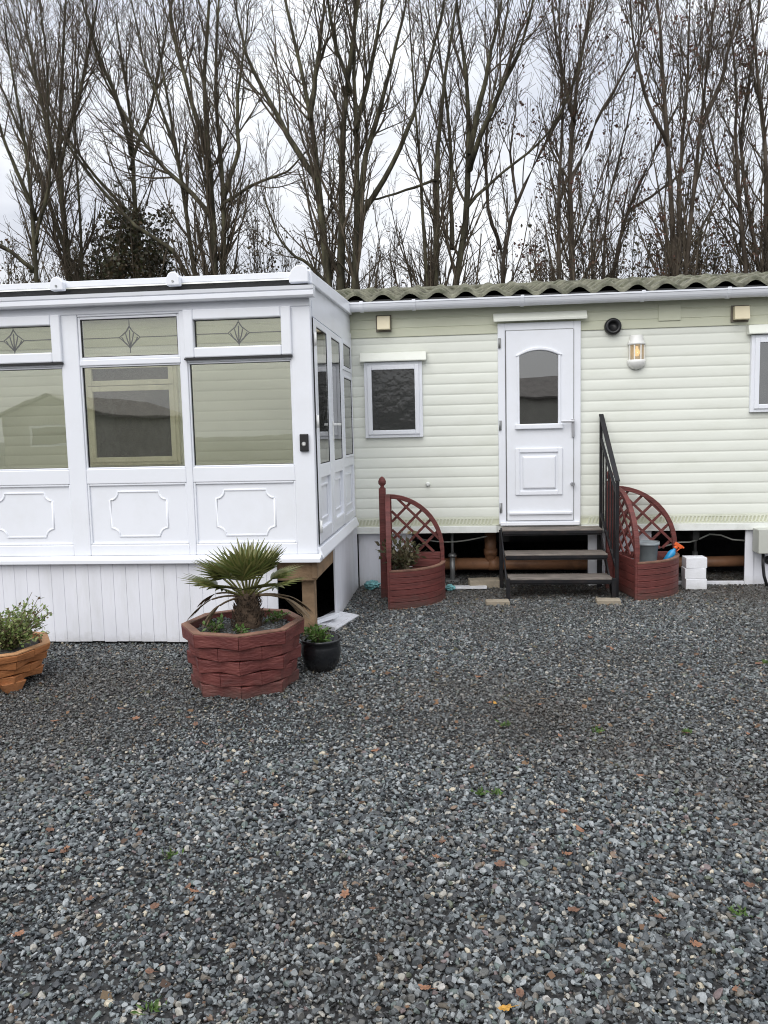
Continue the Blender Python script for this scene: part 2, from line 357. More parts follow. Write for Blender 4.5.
def stone_mat():
    m, nt, N, L, b = new_mat('gravel_stone')
    oi = N.new('ShaderNodeObjectInfo')
    r = N.new('ShaderNodeValToRGB'); r.color_ramp.interpolation = 'CONSTANT'; el = r.color_ramp.elements
    cols = [(0, (0.028, 0.031, 0.034)), (.13, (0.074, 0.083, 0.087)), (.26, (0.123, 0.140, 0.144)), (.39, (0.051, 0.060, 0.065)), (.50, (0.176, 0.193, 0.195)),
            (.60, (0.017, 0.019, 0.021)), (.69, (0.090, 0.091, 0.085)), (.77, (0.248, 0.263, 0.265)), (.835, (0.114, 0.099, 0.079)), (.88, (0.100, 0.126, 0.116)), (.92, (0.292, 0.277, 0.241)),
            (.955, (0.149, 0.100, 0.066)), (.964, (0.146, 0.110, 0.107)), (.973, (0.408, 0.360, 0.271)), (.985, (0.090, 0.103, 0.070)), (.9945, (0.392, 0.374, 0.346))]
    el[0].position = 0; el[0].color = (*cols[0][1], 1); el[1].position = cols[1][0]; el[1].color = (*cols[1][1], 1)
    for p, c in cols[2:]:
        e = el.new(p); e.color = (*c, 1)
    L.new(oi.outputs['Random'], r.inputs[0])
    tc = N.new('ShaderNodeTexCoord'); n1 = N.new('ShaderNodeTexNoise'); n1.inputs['Scale'].default_value = 1.6; n1.inputs['Detail'].default_value = 6
    L.new(tc.outputs['Object'], n1.inputs[0])
    mr = N.new('ShaderNodeMapRange'); mr.inputs[1].default_value = .3; mr.inputs[2].default_value = .7; mr.inputs[3].default_value = .78; mr.inputs[4].default_value = 1.25
    L.new(n1.outputs[0], mr.inputs[0])
    # broad patches where mud is trodden into the stones
    g = N.new('ShaderNodeNewGeometry'); n2 = N.new('ShaderNodeTexNoise'); n2.inputs['Scale'].default_value = .55; n2.inputs['Detail'].default_value = 5
    L.new(g.outputs['Position'], n2.inputs[0])
    r2 = N.new('ShaderNodeMapRange'); r2.inputs[1].default_value = .46; r2.inputs[2].default_value = .76; r2.inputs[3].default_value = 0; r2.inputs[4].default_value = .66
    # a worn band across the yard where feet and wheels have pressed soil up between the stones
    sy = N.new('ShaderNodeSeparateXYZ'); L.new(g.outputs['Position'], sy.inputs[0])
    bm1 = N.new('ShaderNodeMath'); bm1.operation = 'ADD'; bm1.inputs[1].default_value = 3.25; L.new(sy.outputs[1], bm1.inputs[0])
    bm2 = N.new('ShaderNodeMath'); bm2.operation = 'ABSOLUTE'; L.new(bm1.outputs[0], bm2.inputs[0])
    bm3 = N.new('ShaderNodeMapRange'); bm3.interpolation_type = 'SMOOTHSTEP'; bm3.inputs[1].default_value = 0; bm3.inputs[2].default_value = 1.4; bm3.inputs[3].default_value = .15; bm3.inputs[4].default_value = 0
    L.new(bm2.outputs[0], bm3.inputs[0])
    bm4 = N.new('ShaderNodeMath'); bm4.operation = 'ADD'; L.new(bm3.outputs[0], bm4.inputs[0]); L.new(n2.outputs[0], bm4.inputs[1])
    nr = N.new('ShaderNodeMapRange'); nr.inputs[1].default_value = -.75; nr.inputs[2].default_value = -.2; nr.inputs[3].default_value = 0; nr.inputs[4].default_value = .22
    L.new(sy.outputs[1], nr.inputs[0]); bm5 = N.new('ShaderNodeMath'); bm5.operation = 'ADD'; L.new(bm4.outputs[0], bm5.inputs[0]); L.new(nr.outputs[0], bm5.inputs[1])
    L.new(bm5.outputs[0], r2.inputs[0])
    sc = N.new('ShaderNodeVectorMath'); sc.operation = 'SCALE'; L.new(r.outputs[0], sc.inputs[0]); L.new(mr.outputs[0], sc.inputs['Scale'])
    mx = N.new('ShaderNodeMix'); mx.data_type = 'RGBA'; L.new(r2.outputs[0], mx.inputs[0]); L.new(sc.outputs[0], mx.inputs[6])
    mx.inputs[7].default_value = (.046, .037, .028, 1)
    L.new(mx.outputs[2], b.inputs['Base Color'])
    b.inputs['Roughness'].default_value = .42; b.inputs['Specular IOR Level'].default_value = .5
    return m

def make_stones(k=18):
    sm_ = stone_mat(); col = bpy.data.collections.new('gravel_stones')
    for i in range(k):
        bm = bmesh.new(); bmesh.ops.create_icosphere(bm, subdivisions=2, radius=1)
        rr = random.Random(100 + i)
        planes = []
        for _ in range(rr.randint(7, 10)):
            d = Vector((rr.gauss(0, 1), rr.gauss(0, 1), rr.gauss(0, 1))).normalized(); planes.append((d, rr.uniform(.36, .72)))
        sx, sy, sz = rr.uniform(.95, 1.45), rr.uniform(.75, 1.05), rr.uniform(.5, .85)
        for v in bm.verts:
            for d, h in planes:
                q = v.co.dot(d)
                if q > h: v.co -= d * (q - h)
            v.co = Vector((v.co.x * sx, v.co.y * sy, v.co.z * sz)) * 1.42
        me = bpy.data.meshes.new('stone'); bm.to_mesh(me); bm.free(); me.materials.append(sm_)
        col.objects.link(bpy.data.objects.new('stone', me))
    return col
stones = make_stones()

# points of the gravel: even cover over everything the photo sees of it plus a margin
def gravel_points():
    P = []
    y0, y1 = -6.6, 0.75
    dens = 10600
    k = int(dens * 12 * (y1 - y0))
    xy = np.column_stack([rng.uniform(-6, 6, k), rng.uniform(y0, y1, k)])
    half = .60 * (xy[:, 1] + 7.7) + .9
    cx = -0.098 * (xy[:, 1] + 7.7)
    keep = np.abs(xy[:, 0] - cx) < half
    keep &= ~((xy[:, 0] < -1.05) & (xy[:, 1] > -1.85))           # under the conservatory
    return xy[keep]
gp = gravel_points()
# patches of finer, trodden-in stone and a thicker strew elsewhere
nz = np.array([noise.noise(Vector((x * .45, y * .75, 3.1))) for x, y in gp])
size = rng.lognormal(math.log(.0061), .42, len(gp)).clip(.0026, .0125)
size *= np.where(nz > .12, .84, 1.0) * (1 - .22 * np.exp(-((gp[:, 1] + 3.2) / 1.0) ** 2))
gz = rng.uniform(-.007, .013, len(gp)) + .004 * np.array([noise.noise(Vector((x * 2.2, y * 2.2, 8))) for x, y in gp])
rot = np.column_stack([rng.normal(0, .45, len(gp)), rng.normal(0, .45, len(gp)), rng.uniform(0, 6.283, len(gp))])
me = bpy.data.meshes.new('gravel'); me.vertices.add(len(gp))
me.vertices.foreach_set('co', np.column_stack([gp, gz]).astype(np.float32).ravel())
a = me.attributes.new('size', 'FLOAT', 'POINT'); a.data.foreach_set('value', size.astype(np.float32))
a = me.attributes.new('turn', 'FLOAT_VECTOR', 'POINT'); a.data.foreach_set('vector', rot.astype(np.float32).ravel())
gravel = bpy.data.objects.new('gravel', me); COL.objects.link(gravel); tag(gravel, 'loose grey slate gravel covering the yard', 'gravel', kind='stuff')
ng = bpy.data.node_groups.new('gravel', 'GeometryNodeTree')
ng.interface.new_socket('Geometry', in_out='INPUT', socket_type='NodeSocketGeometry')
ng.interface.new_socket('Geometry', in_out='OUTPUT', socket_type='NodeSocketGeometry')
gi = ng.nodes.new('NodeGroupInput'); go = ng.nodes.new('NodeGroupOutput')
ci = ng.nodes.new('GeometryNodeCollectionInfo'); ci.inputs[0].default_value = stones; ci.inputs[1].default_value = True; ci.inputs[2].default_value = True
ip = ng.nodes.new('GeometryNodeInstanceOnPoints'); ip.inputs['Pick Instance'].default_value = True
na = ng.nodes.new('GeometryNodeInputNamedAttribute'); na.data_type = 'FLOAT'; na.inputs[0].default_value = 'size'
nb = ng.nodes.new('GeometryNodeInputNamedAttribute'); nb.data_type = 'FLOAT_VECTOR'; nb.inputs[0].default_value = 'turn'
e2r = ng.nodes.new('FunctionNodeEulerToRotation')
lk = ng.links
lk.new(gi.outputs[0], ip.inputs['Points']); lk.new(ci.outputs[0], ip.inputs['Instance'])
lk.new(na.outputs[0], ip.inputs['Scale']); lk.new(nb.outputs[0], e2r.inputs[0]); lk.new(e2r.outputs[0], ip.inputs['Rotation'])
lk.new(ip.outputs[0], go.inputs[0])
md = gravel.modifiers.new('strew', 'NODES'); md.node_group = ng

# ---------------------------------------------------------------- caravan
CX0, CX1, CD = -6.4, 5.2, 3.1         # left end, right end, depth
van = empty('static_caravan', (0, 0, 0))
tag(van, 'long cream static caravan with ribbed cladding and tiled roof', 'caravan')
PITCHZ, Z0, ZB = 0.0985, 0.685, 2.425
# ribbed profile, bottom to top: (outward, z)
prof = []
z = Z0
while z < ZB - .01:
    prof += [(-.003, z), (-.0062, z + .007), (-.0074, z + .016), (-.0078, z + .036), (-.0072, z + .056), (-.0062, z + .074), (-.0050, z + .088), (-.0034, z + PITCHZ - .004)]
    z += PITCHZ
prof = [(y, min(q, ZB)) for y, q in prof if q <= ZB + .02]
prof[-1] = (prof[-1][0], ZB)
def clip_prof(z0, z1):
    def y_at(q):
        for (ya, za), (yb, zb) in zip(prof, prof[1:]):
            if za <= q <= zb and zb > za: return ya + (yb - ya) * (q - za) / (zb - za)
        return prof[-1][0]
    return [(y_at(z0), z0)] + [p for p in prof if z0 < p[1] < z1] + [(y_at(z1), z1)]
openings = [(.36, 1.12, .62, 2.515), (-.912, -.357, 1.473, 2.19), (2.65, 3.75, 1.63, 2.395), (-3.70, -2.76, 1.26, 2.29)]
def wall_columns(z_lo, z_hi):
    xs = sorted({CX0, CX1} | {o[0] for o in openings} | {o[1] for o in openings})
    for a, b in zip(xs, xs[1:]):
        cuts = [(o[2], o[3]) for o in openings if o[0] <= a and o[1] >= b]
        segs = []; lo = z_lo
        for c0, c1 in sorted(cuts):
            if c0 > lo: segs.append((lo, min(c0, z_hi)))
            lo = max(lo, c1)
        if lo < z_hi: segs.append((lo, z_hi))
        for s in segs:
            if s[1] > s[0] + .002: yield a, b, s[0], s[1]
wm = MB()
for a, b, lo, hi in wall_columns(Z0, ZB):
    pr = clip_prof(lo, hi)
    wm.strip([(b, y, q) for y, q in pr], [(a, y, q) for y, q in pr], True)
wall = wm.build('wall', 'clad', van)
bmm = MB()
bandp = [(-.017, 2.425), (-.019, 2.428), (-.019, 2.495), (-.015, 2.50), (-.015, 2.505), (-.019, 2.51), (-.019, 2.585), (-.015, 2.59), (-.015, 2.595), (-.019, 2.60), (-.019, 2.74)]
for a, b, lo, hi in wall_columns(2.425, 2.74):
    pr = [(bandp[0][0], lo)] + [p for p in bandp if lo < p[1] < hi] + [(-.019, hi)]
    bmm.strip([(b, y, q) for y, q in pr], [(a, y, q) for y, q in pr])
    if lo < 2.43: bmm.add([(a, 0, 2.425), (b, 0, 2.425), (b, -.017, 2.425), (a, -.017, 2.425)], [(0, 1, 2, 3)])
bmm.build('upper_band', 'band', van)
# end walls, back wall, lining, floor
ew = MB()
ew.box(CX0, CX0 + .04, .012, CD, .6, 2.74); ew.box(CX1 - .04, CX1, .012, CD, .6, 2.74); ew.box(CX0, CX1, CD, CD + .04, .6, 2.74)
ew.build('end_wall', 'clad', van)
li = MB(); li.box(CX0 + .05, CX1 - .05, 1.45, 1.5, .66, 2.7); li.box(CX0 + .05, CX1 - .05, .03, 1.45, .63, .66); li.box(CX0 + .05, CX1 - .05, .03, 1.45, 2.70, 2.72)
li.build('interior', 'inside', van)
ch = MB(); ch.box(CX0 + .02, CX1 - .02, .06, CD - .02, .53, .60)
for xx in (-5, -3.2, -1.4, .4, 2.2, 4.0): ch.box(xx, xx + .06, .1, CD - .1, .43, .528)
ch.box(CX0 + .1, CX1 - .1, .75, .81, .36, .428); ch.box(CX0 + .1, CX1 - .1, 2.2, 2.26, .36, .428); ch.box(CX0, CX1, CD - .015, CD + .03, 0, .595)  # last box is an unseen back closure, added to keep the underside dark
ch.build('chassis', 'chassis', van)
# rope trim and bottom rail
tm = MB(); tm.box(-1.03, CX1, -.014, .01, .607, .619); tm.box(-1.03, CX1, -.014, .01, .671, .684); tb = MB(); tb.box(-1.03, CX1, -.008, .009, .6195, .6705)
x = -1.02
while x < 3.6:
    if not (.30 < x < 1.16):
        tm.hexa([Vector(p) for p in [(x, -.019, .6195), (x + .014, -.019, .6195), (x + .014, -.0085, .6195), (x, -.0085, .6195),
                                     (x + .016, -.019, .6705), (x + .03, -.019, .6705), (x + .03, -.0085, .6705), (x + .016, -.0085, .6705)]])
    x += .034
tr_ = tm.build('rope_trim', 'trim', van); tb.build('trim_recess', 'band', tr_)
rl = MB(); rl.box(-1.03, .335, -.03, .03, .538, .605); rl.box(1.13, CX1, -.03, .03, .538, .605); rl.box(.335, 1.13, -.006, .03, .538, .605)
rl.box(CX0, -1.03, -.006, .03, .538, .684)
rl.build('bottom_rail', 'rail', van, .004)
# skirting
for (a, b) in ((-1.02, -.485), (1.2, 1.303), (1.303, 1.80), (2.653, 2.735), (2.735, CX1)):
    s_ = MB(); yy = .035 if b - a > .2 else .015
    s_.box(a + .002, b - .002, yy, yy + .02, .0, .536)
    if b - a > .2:
        xx = a + .1
        while xx < b - .02:
            s_.box(xx, xx + .003, yy - .0025, yy - .0005, .01, .53); xx += .1
    s_.build('skirting_panel', 'skirt', van, .003)
s_ = MB(); s_.box(1.80, 2.653, .018, .05, .0, .045); s_.build('skirting_panel', 'skirt', van, .003)
# drain pipes under the floor
pp = MB()
pp.tube([(-.5, .45, .16), (1.6, .45, .145)], .062, 16); pp.tube([(1.6, .45, .145), (3.6, .50, .17)], .055, 16)
pp.tube([(.29, .45, .16), (.29, .45, .50)], .06, 16); pp.tube([(.27, .45, .158), (.37, .45, .158)], .072, 16); pp.tube([(-.12, .45, .16), (-.06, .45, .16)], .072, 16)
pp.tube([(.29, .45, .25), (.29, .45, .31)], .07, 16)
pp.build('drain_pipe', 'pipe', van)
for jx in (2.35,):
    j2 = MB(); j2.tube([(jx, .55, .02), (jx, .55, .25)], .028, 10); j2.tube([(jx, .55, .25), (jx, .55, .52)], .016, 10); j2.box(jx - .07, jx + .07, .48, .62, 0, .02); j2.build('jack', 'steelgrey', van)
cb_ = MB(); cb_.tube([(1.6 + .1 * i, .22 + .03 * math.sin(i), .40 - .05 * math.sin(i * .55) + .02 * math.sin(i * 1.7)) for i in range(14)], .008, 6); cb_.build('hanging_cable', 'meter', van); cb_ = MB(); cb_.tube([(-.45 + .1 * i, .2, .46 - .04 * math.sin(i * .5)) for i in range(8)], .007, 6); cb_.build('hanging_cable', 'meter', van)
jk = MB(); jk.tube([(-.1, .32, .02), (-.1, .32, .24)], .028, 10); jk.tube([(-.1, .32, .24), (-.1, .32, .52)], .016, 10); jk.box(-.17, -.03, .25, .39, 0, .02); jk.lathe([(.02, 0), (.05, .02), (.03, .05)], 12, (-.1, .32, .24))
jk.build('jack', 'steelgrey', van)
# roof of pressed tiles: waves along X, courses stepped up the slope
def roof_mesh():
    per, amp = .258, .032
    xs = np.arange(CX0 - .12, CX1 + .15, per / 12)
    w = np.sin(2 * np.pi * xs / per); w = np.where(w > 0, w ** .8 if False else np.abs(w) ** .8 * np.sign(w), np.sign(w) * np.abs(w) ** 1.25)
    rows = []
    Y0, ZE, sl, course = -.125, 2.785, math.tan(R(11.2)), .29
    run = 1.55
    nC = int(run / course) + 1
    for c in range(nC):
        for t in (0, .04, .5, 1.0):
            d = (c + t) * course
            lift = .030 * (1 - t) if t > 0 else .016
            rows.append((Y0 + d, ZE + d * sl + lift))
    V = []
    for y, q in rows:
        for i, xx in enumerate(xs): V.append((xx, y, q + amp * w[i]))
    nx = len(xs)
    F = [(j * nx + i, j * nx + i + 1, (j + 1) * nx + i + 1, (j + 1) * nx + i) for j in range(len(rows) - 1) for i in range(nx - 1)]
    # turned-down front lip
    o = len(V)
    for i, xx in enumerate(xs): V.append((xx, rows[0][0] + .002, rows[0][1] + amp * w[i] - .028))
    F += [(o + i, o + i + 1, i + 1, i) for i in range(nx - 1)]
    return V, F, rows[-1]
V, F, ridge = roof_mesh()
rm = MB(); rm.add(V, F, True); roof = rm.build('roof', 'tile', van)
rb = MB(); ry, rz_ = ridge
rb.add([(CX0 - .12, ry, rz_), (CX1 + .15, ry, rz_), (CX1 + .15, CD + .15, 2.76), (CX0 - .12, CD + .15, 2.76)], [(0, 1, 2, 3)])
rb.tube([(CX0 - .13, ry, rz_ + .0), (CX1 + .16, ry, rz_ + .0)], .035, 10)
rb.build('roof_ridge', 'tile', roof)
ev = MB(); ev.box(CX0 - .1, CX1 + .1, -.09, .02, 2.735, 2.75); ev.box(CX0 - .1, CX1 + .1, -.095, -.06, 2.69, 2.765)
for s in (CX0 - .01, CX1 - .03):
    ev.prism([(s, -.1, 2.745), (s, CD, 2.745), (s, ry, rz_ - .03)], (.04, 0, 0))
ev.build('eaves_board', 'black', van)
# gutter: half-round white plastic, with brackets
def gutter_prof(r, n=14): return [(math.cos(t) * r, math.sin(t) * r) for t in np.linspace(math.pi, 2 * math.pi, n)]
gz0, gx0 = 2.722, -1.018
gt = MB(); cyg = -.155
out = [(cyg + a * 1.0, gz0 + b * 1.25 + .0) for a, b in gutter_prof(.058)]
inn = [(cyg + a, gz0 + b * 1.25) for a, b in gutter_prof(.052)]
loop = out + inn[::-1]
gt.prism([(gx0, y, q) for y, q in loop], (CX1 + .1 - gx0, 0, 0))
gt.box(gx0, CX1 + .1, cyg - .064, cyg - .052, gz0 - .006, gz0 + .008)
gt.prism([(gx0 - .012, y, q) for y, q in out], (.011, 0, 0))
for p in gt.f: pass
gut = gt.build('gutter', 'pvc', van)
for px in (362, 414, 522, 642, 727, 850, 960):
    bx = on_y(px, 305, -.15).x; b_ = MB()
    o2 = [(cyg + a * 1.13, gz0 + b * 1.36) for a, b in gutter_prof(.058)]
    o1 = [(cyg + a * 1.02, gz0 + b * 1.27) for a, b in gutter_prof(.058)]
    b_.prism([(bx - .016, y, q) for y, q in o2 + o1[::-1]], (.032, 0, 0)); b_.box(bx - .016, bx + .016, cyg - .07, cyg - .058, gz0 - .01, gz0 + .016)
    b_.build('gutter_bracket', 'pvc', gut, .002)

# windows of the caravan
def rect_frame(mb, x0, x1, z0, z1, w, y0, y1):
    mb.box(x0, x0 + w, y0, y1, z0, z1); mb.box(x1 - w, x1, y0, y1, z0, z1)
    mb.box(x0 + w, x1 - w, y0, y1, z0, z0 + w); mb.box(x0 + w, x1 - w, y0, y1, z1 - w, z1)
def van_window(x0, x1, z0, z1, glassm, cap=True, mat_='pvc', transom=None):
    f = MB(); rect_frame(f, x0, x1, z0, z1, .035, -.045, .03); fr = f.build('window', mat_, van, .004)
    s = MB()
    if transom is None:
        rect_frame(s, x0 + .03, x1 - .03, z0 + .03, z1 - .03, .042, -.058, .02)
        panes = [(x0 + .065, x1 - .065, z0 + .065, z1 - .065)]
    else:
        rect_frame(s, x0 + .03, x1 - .03, z0 + .03, transom, .05, -.058, .02)
        rect_frame(s, x0 + .03, x1 - .03, transom + .005, z1 - .03, .05, -.058, .02)
        panes = [(x0 + .07, x1 - .07, z0 + .07, transom - .045), (x0 + .07, x1 - .07, transom + .05, z1 - .07)]
    s.build('sash', mat_, fr, .005)
    for (a, b, c, d) in panes:
        p = MB(); p.box(a, b, -.03, -.024, c, d); p.build('pane', glassm, fr)
        sl = MB(); rect_frame(sl, a - .004, b + .004, c - .004, d + .004, .007, -.052, -.02); sl.build('glazing_seal', 'gap', fr)
    if cap:
        cmb = MB(); xa, xb = x0 - .035, x1 + .042
        zc = z1 + .004
        cmb.prism([(xa, -.02, zc + .09), (xa, -.055, zc + .085), (xa, -.085, zc + .01), (xa, -.085, zc), (xa, -.02, zc)], (xb - xa, 0, 0))
        cmb.build('drip_cap', 'clad', fr, .004)
    return fr
van_window(-.912, -.357, 1.473, 2.19, 'obscure')
van_window(2.65, 3.75, 1.63, 2.33, 'doorglass')
van_window(-3.70, -2.76, 1.26, 2.29, 'obscure', cap=False, mat_='cream', transom=2.04)
cu = MB()
for i in range(14): cu.tube([(2.72 + i * .07, .06, 1.66), (2.72 + i * .07, .062, 2.32)], .036, 8)
cu.build('curtain', 'floorin', van)

# front door of the caravan
DX0, DX1, DZ0, DZ1 = .358, 1.122, .622, 2.512
fm = MB(); w = .068
fm.box(DX0, DX0 + w, -.05, .03, DZ0, DZ1); fm.box(DX1 - w, DX1, -.05, .03, DZ0, DZ1)
fm.box(DX0 + w, DX1 - w, -.05, .03, DZ1 - w, DZ1); fm.box(DX0 + w, DX1 - w, -.05, .03, DZ0, DZ0 + .03)
fm.box(DX0 + .01, DX1 - .01, -.075, -.051, DZ0 - .012, DZ0 + .022)
doorframe = fm.build('door_frame', 'pvc', van, .005)
lx0, lx1, lz0, lz1 = .435, 1.052, .658, 2.437
gx0_, gx1_, gza, gzs, gzt = .556, .914, 1.572, 2.205, 2.252
lf = MB()
yf, yb = -.062, -.015
def arch(x0, x1, zs, zt, n=14):
    c = (x0 + x1) / 2; h = zt - zs; hw = (x1 - x0) / 2; r = (hw * hw + h * h) / (2 * h); th = math.asin(hw / r)
    return [(c - r * math.sin(t), zt - r + r * math.cos(t)) for t in np.linspace(th, -th, n)]
ar = arch(gx0_, gx1_, gzs, gzt)
# leaf around the arched light
lf.box(lx0, gx0_, yf, yb, lz0, lz1); lf.box(gx1_, lx1, yf, yb, lz0, lz1); lf.box(gx0_, gx1_, yf, yb, lz0, gza)
top = [(x, yf, q) for x, q in ar]
lf.strip(top, [(x, yf, lz1) for x, q in ar]); lf.strip([(x, yb, q) for x, q in ar], top)
leaf = lf.build('door', 'pvc', van)
pn = MB(); pn.prism([(x, -.04, q) for x, q in [(gx0_ + .0, gza)] + [(gx1_ - .0, gza)] + ar[::-1]], (0, .006, 0)); pn.build('pane', 'doorglass', leaf)
mo = MB()
ao = arch(gx0_ - .034, gx1_ + .034, gzs + .002, gzt + .030); ai = arch(gx0_ - .004, gx1_ + .004, gzs, gzt + .002)
for (A, B, ya) in ((ao, ai, -.078),):
    n = len(A)
    mo.add([(x, ya, q) for x, q in A] + [(x, ya, q) for x, q in B] + [(x, yf, q) for x, q in A] + [(x, yf, q) for x, q in B],
           [(i, n + i, n + i + 1, i + 1) for i in range(n - 1)] + [(2 * n + i, i, i + 1, 2 * n + i + 1) for i in range(n - 1)] + [(n + i, 3 * n + i, 3 * n + i + 1, n + i + 1) for i in range(n - 1)])
mo.box(gx0_ - .022, gx0_ - .001, -.074, yf, gza, gzs - .002); mo.box(gx1_ + .001, gx1_ + .022, -.074, yf, gza, gzs - .002)
mo.box(gx0_ - .042, gx1_ + .042, -.092, yf, gza - .048, gza - .002)
mo.build('arch_moulding', 'pvc', leaf, .006)
pm = MB(); rect_frame(pm, .512, .952, .90, 1.345, .042, -.078, yf)
pm.hexa([Vector(p) for p in [(.585, -.0605, .96), (.885, -.0605, .96), (.885, -.0605, 1.272), (.585, -.0605, 1.272)][:0]] or [Vector((.59, -.082, .968)), Vector((.88, -.082, .968)), Vector((.895, -.0615, .953)), Vector((.575, -.0615, .953)),
         Vector((.59, -.082, 1.26)), Vector((.88, -.082, 1.26)), Vector((.895, -.0615, 1.275)), Vector((.575, -.0615, 1.275))])
pm.build('raised_panel', 'pvc', leaf, .007, seg=3)
wb = MB(); wb.box(.45, 1.04, -.085, yf, .715, .74); wb.build('weather_bar', 'pvc', leaf, .006)
hd = MB(); hd.box(1.035, 1.062, -.078, -.062, 1.44, 1.61); hd.tube([(1.048, -.078, 1.585), (1.048, -.115, 1.585)], .009, 10); hd.box(.935, 1.056, -.125, -.108, 1.576, 1.594)
hd.build('handle', 'chrome', leaf, .004)
kb = MB(); kb.lathe([(.02, 0), (.02, .006), (.008, .008), (.008, .03), (.017, .036), (.017, .05)], 16, (1.045, -.062, 1.0), T=Matrix.Rotation(R(90), 3, 'X')); kb.build('knob', 'chrome', leaf)
for hz in (2.33, 1.565, .78):
    h = MB(); h.tube([(DX0 + .012, -.062, hz - .045), (DX0 + .012, -.062, hz + .045)], .009, 10); h.box(DX0 + .004, DX0 + .03, -.056, -.0505, hz - .045, hz + .045); h.build('hinge', 'steelgrey', doorframe)
gs = MB(); gs.box(lx0 - .006, lx0 - .001, -.058, -.02, lz0, lz1); gs.box(lx1 + .001, lx1 + .006, -.058, -.02, lz0, lz1); gs.box(lx0, lx1, -.058, -.02, lz1 + .001, lz1 + .006)
gs.build('door_seal', 'steelgrey', doorframe)
cn_ = MB(); cn_.prism([(.318, -.02, 2.605), (.318, -.06, 2.602), (.318, -.105, 2.545), (.318, -.105, 2.522), (.318, -.096, 2.522), (.318, -.05, 2.575), (.318, -.02, 2.58)], (.855, 0, 0)); cn_.build('door_canopy', 'clad', van, .003)
# fittings on the wall
vb = MB()
fl = MB(); fl.lathe([(.078, 0), (.078, .02), (.07, .045), (.048, .05), (.045, .01), (.0, .008)], 28, (1.415, -.02, 2.449), T=Matrix.Rotation(R(90), 3, 'X')); fl.build('flue_outlet', 'black', van)
for (a, b, c, d) in ((-.775, -.652, 2.478, 2.618), (2.478, 2.61, 2.455, 2.588)):
    v_ = MB(); v_.box(a - .012, b + .012, -.035, -.021, c - .004, d + .012); vv = v_.build('wall_vent', 'ventdark', van, .003)
    v_ = MB(); v_.prism([(a + .004, -.036, c + .012), (a + .004, -.105, c + .012), (a + .004, -.085, d - .002), (a + .004, -.036, d)], (b - a, 0, 0)); v_.build('vent_cowl', 'ventface', vv, .006)
pl_ = MB(); pl_.box(1.825, 2.025, -.03, -.021, 2.485, 2.63); pl_.build('cover_plate', 'band', van, .003)
st_ = MB(); st_.lathe([(.022, 0), (.022, .01), (.012, .03)], 14, (-.321, -.012, 1.017), T=Matrix.Rotation(R(90), 3, 'X')); st_.build('plug', 'rail', van)

# wall lamp
lamp = empty('wall_lamp', (1.632, -.017, 2.2))
tag(lamp, 'white half-round wall lamp with a warm bulb behind amber glass', 'lamp')
def half_lathe(profile, n=20):
    m = MB(); ang = np.linspace(-math.pi, 0, n); k = len(profile)
    vs = [(r * math.cos(t), r * math.sin(t) * .85, q) for r, q in profile for t in ang]
    m.add(vs, [(i * n + j, i * n + j + 1, (i + 1) * n + j + 1, (i + 1) * n + j) for i in range(k - 1) for j in range(n - 1)], True)
    return m
h = half_lathe([(.0, .165), (.052, .165), (.058, .155), (.060, .11), (.078, .095), (.080, .075), (.0, .075)]); h.build('cap', 'lampwhite', lamp)
h = half_lathe([(.0, -.06), (.082, -.06), (.082, -.085), (.070, -.115), (.045, -.140), (.0, -.152)]); h.build('base', 'lampwhite', lamp)
h = half_lathe([(.070, -.06), (.070, .075)]); h.build('glass_shade', 'amber', lamp)
h = MB()
for t in (-155, -113, -67, -25): h.box(-.0055, .0055, -.003, .004, -.06, .075, Matrix.Translation((.073 * math.cos(R(t)), .073 * math.sin(R(t)) * .85, 0)) @ Matrix.Rotation(R(t + 90), 4, 'Z'))
h.build('glazing_bars', 'lampwhite', lamp)
h = MB(); h.box(-.07, .07, -.003, .006, -.10, .12); h.build('back_plate', 'lampwhite', lamp)
h = MB(); h.lathe([(.0, -.03), (.018, -.025), (.028, .0), (.024, .02), (.012, .04), (.012, .06)], 16, (-.002, -.032, 0)); h.build('bulb', 'bulb', lamp)

# electricity box
mb_ = empty('meter_box', (2.705, -.02, .335)); tag(mb_, 'pale grey electricity box at the right end of the skirting', 'electric box')
b = MB(); b.box(0, .34, -.16, 0, 0, .225); b.build('body', 'meter', mb_, .008)
b = MB(); b.box(-.004, .344, -.176, -.1605, .004, .229); b.build('lid', 'meter', mb_, .006)
b = MB(); b.tube([(.075, -.07, .0), (.075, -.075, -.12), (.085, -.08, -.22), (.11, -.09, -.31)], .014, 10); b.build('cable', 'black', mb_)
b = MB(); b.lathe([(.038, 0), (.038, .02), (.03, .024), (.026, .01), (0, .009)], 20, (.165, .052, -.09), T=Matrix.Rotation(R(90), 3, 'X')); b.build('cable_gland', 'black', mb_)

# ------------------------------------------------------------ conservatory
con = empty('conservatory', (-1.035, -2.11, 0)); CO = Vector(con.location)
tag(con, 'white glazed conservatory with panelled base built onto the caravan front', 'conservatory')
def cb(mb, name, m, parent=None, bevel=0.0, seg=2):
    """build in world coordinates, hang under the conservatory or one of its parts"""
    o = mb.build(name, m, parent or con, bevel, seg=seg)
    if parent is None: o.location = -CO
    return o
FX0, FX1, FY = -5.35, -1.035, -2.11
IN = FY + .07
MOD = .787
mull = [-1.945 - MOD * i for i in range(0, 5)]        # centres of the slender mullions: M2, M1(double)...
# columns between posts: (x0, x1, kind of top light)
cols_ = [(-1.93, -1.18, 'open'), (-2.732, -1.98, 'fixed'), (-3.60, -2.862, 'open'), (-4.38, -3.66, 'fixed'), (-5.26, -4.52, 'open')]
fr = MB()
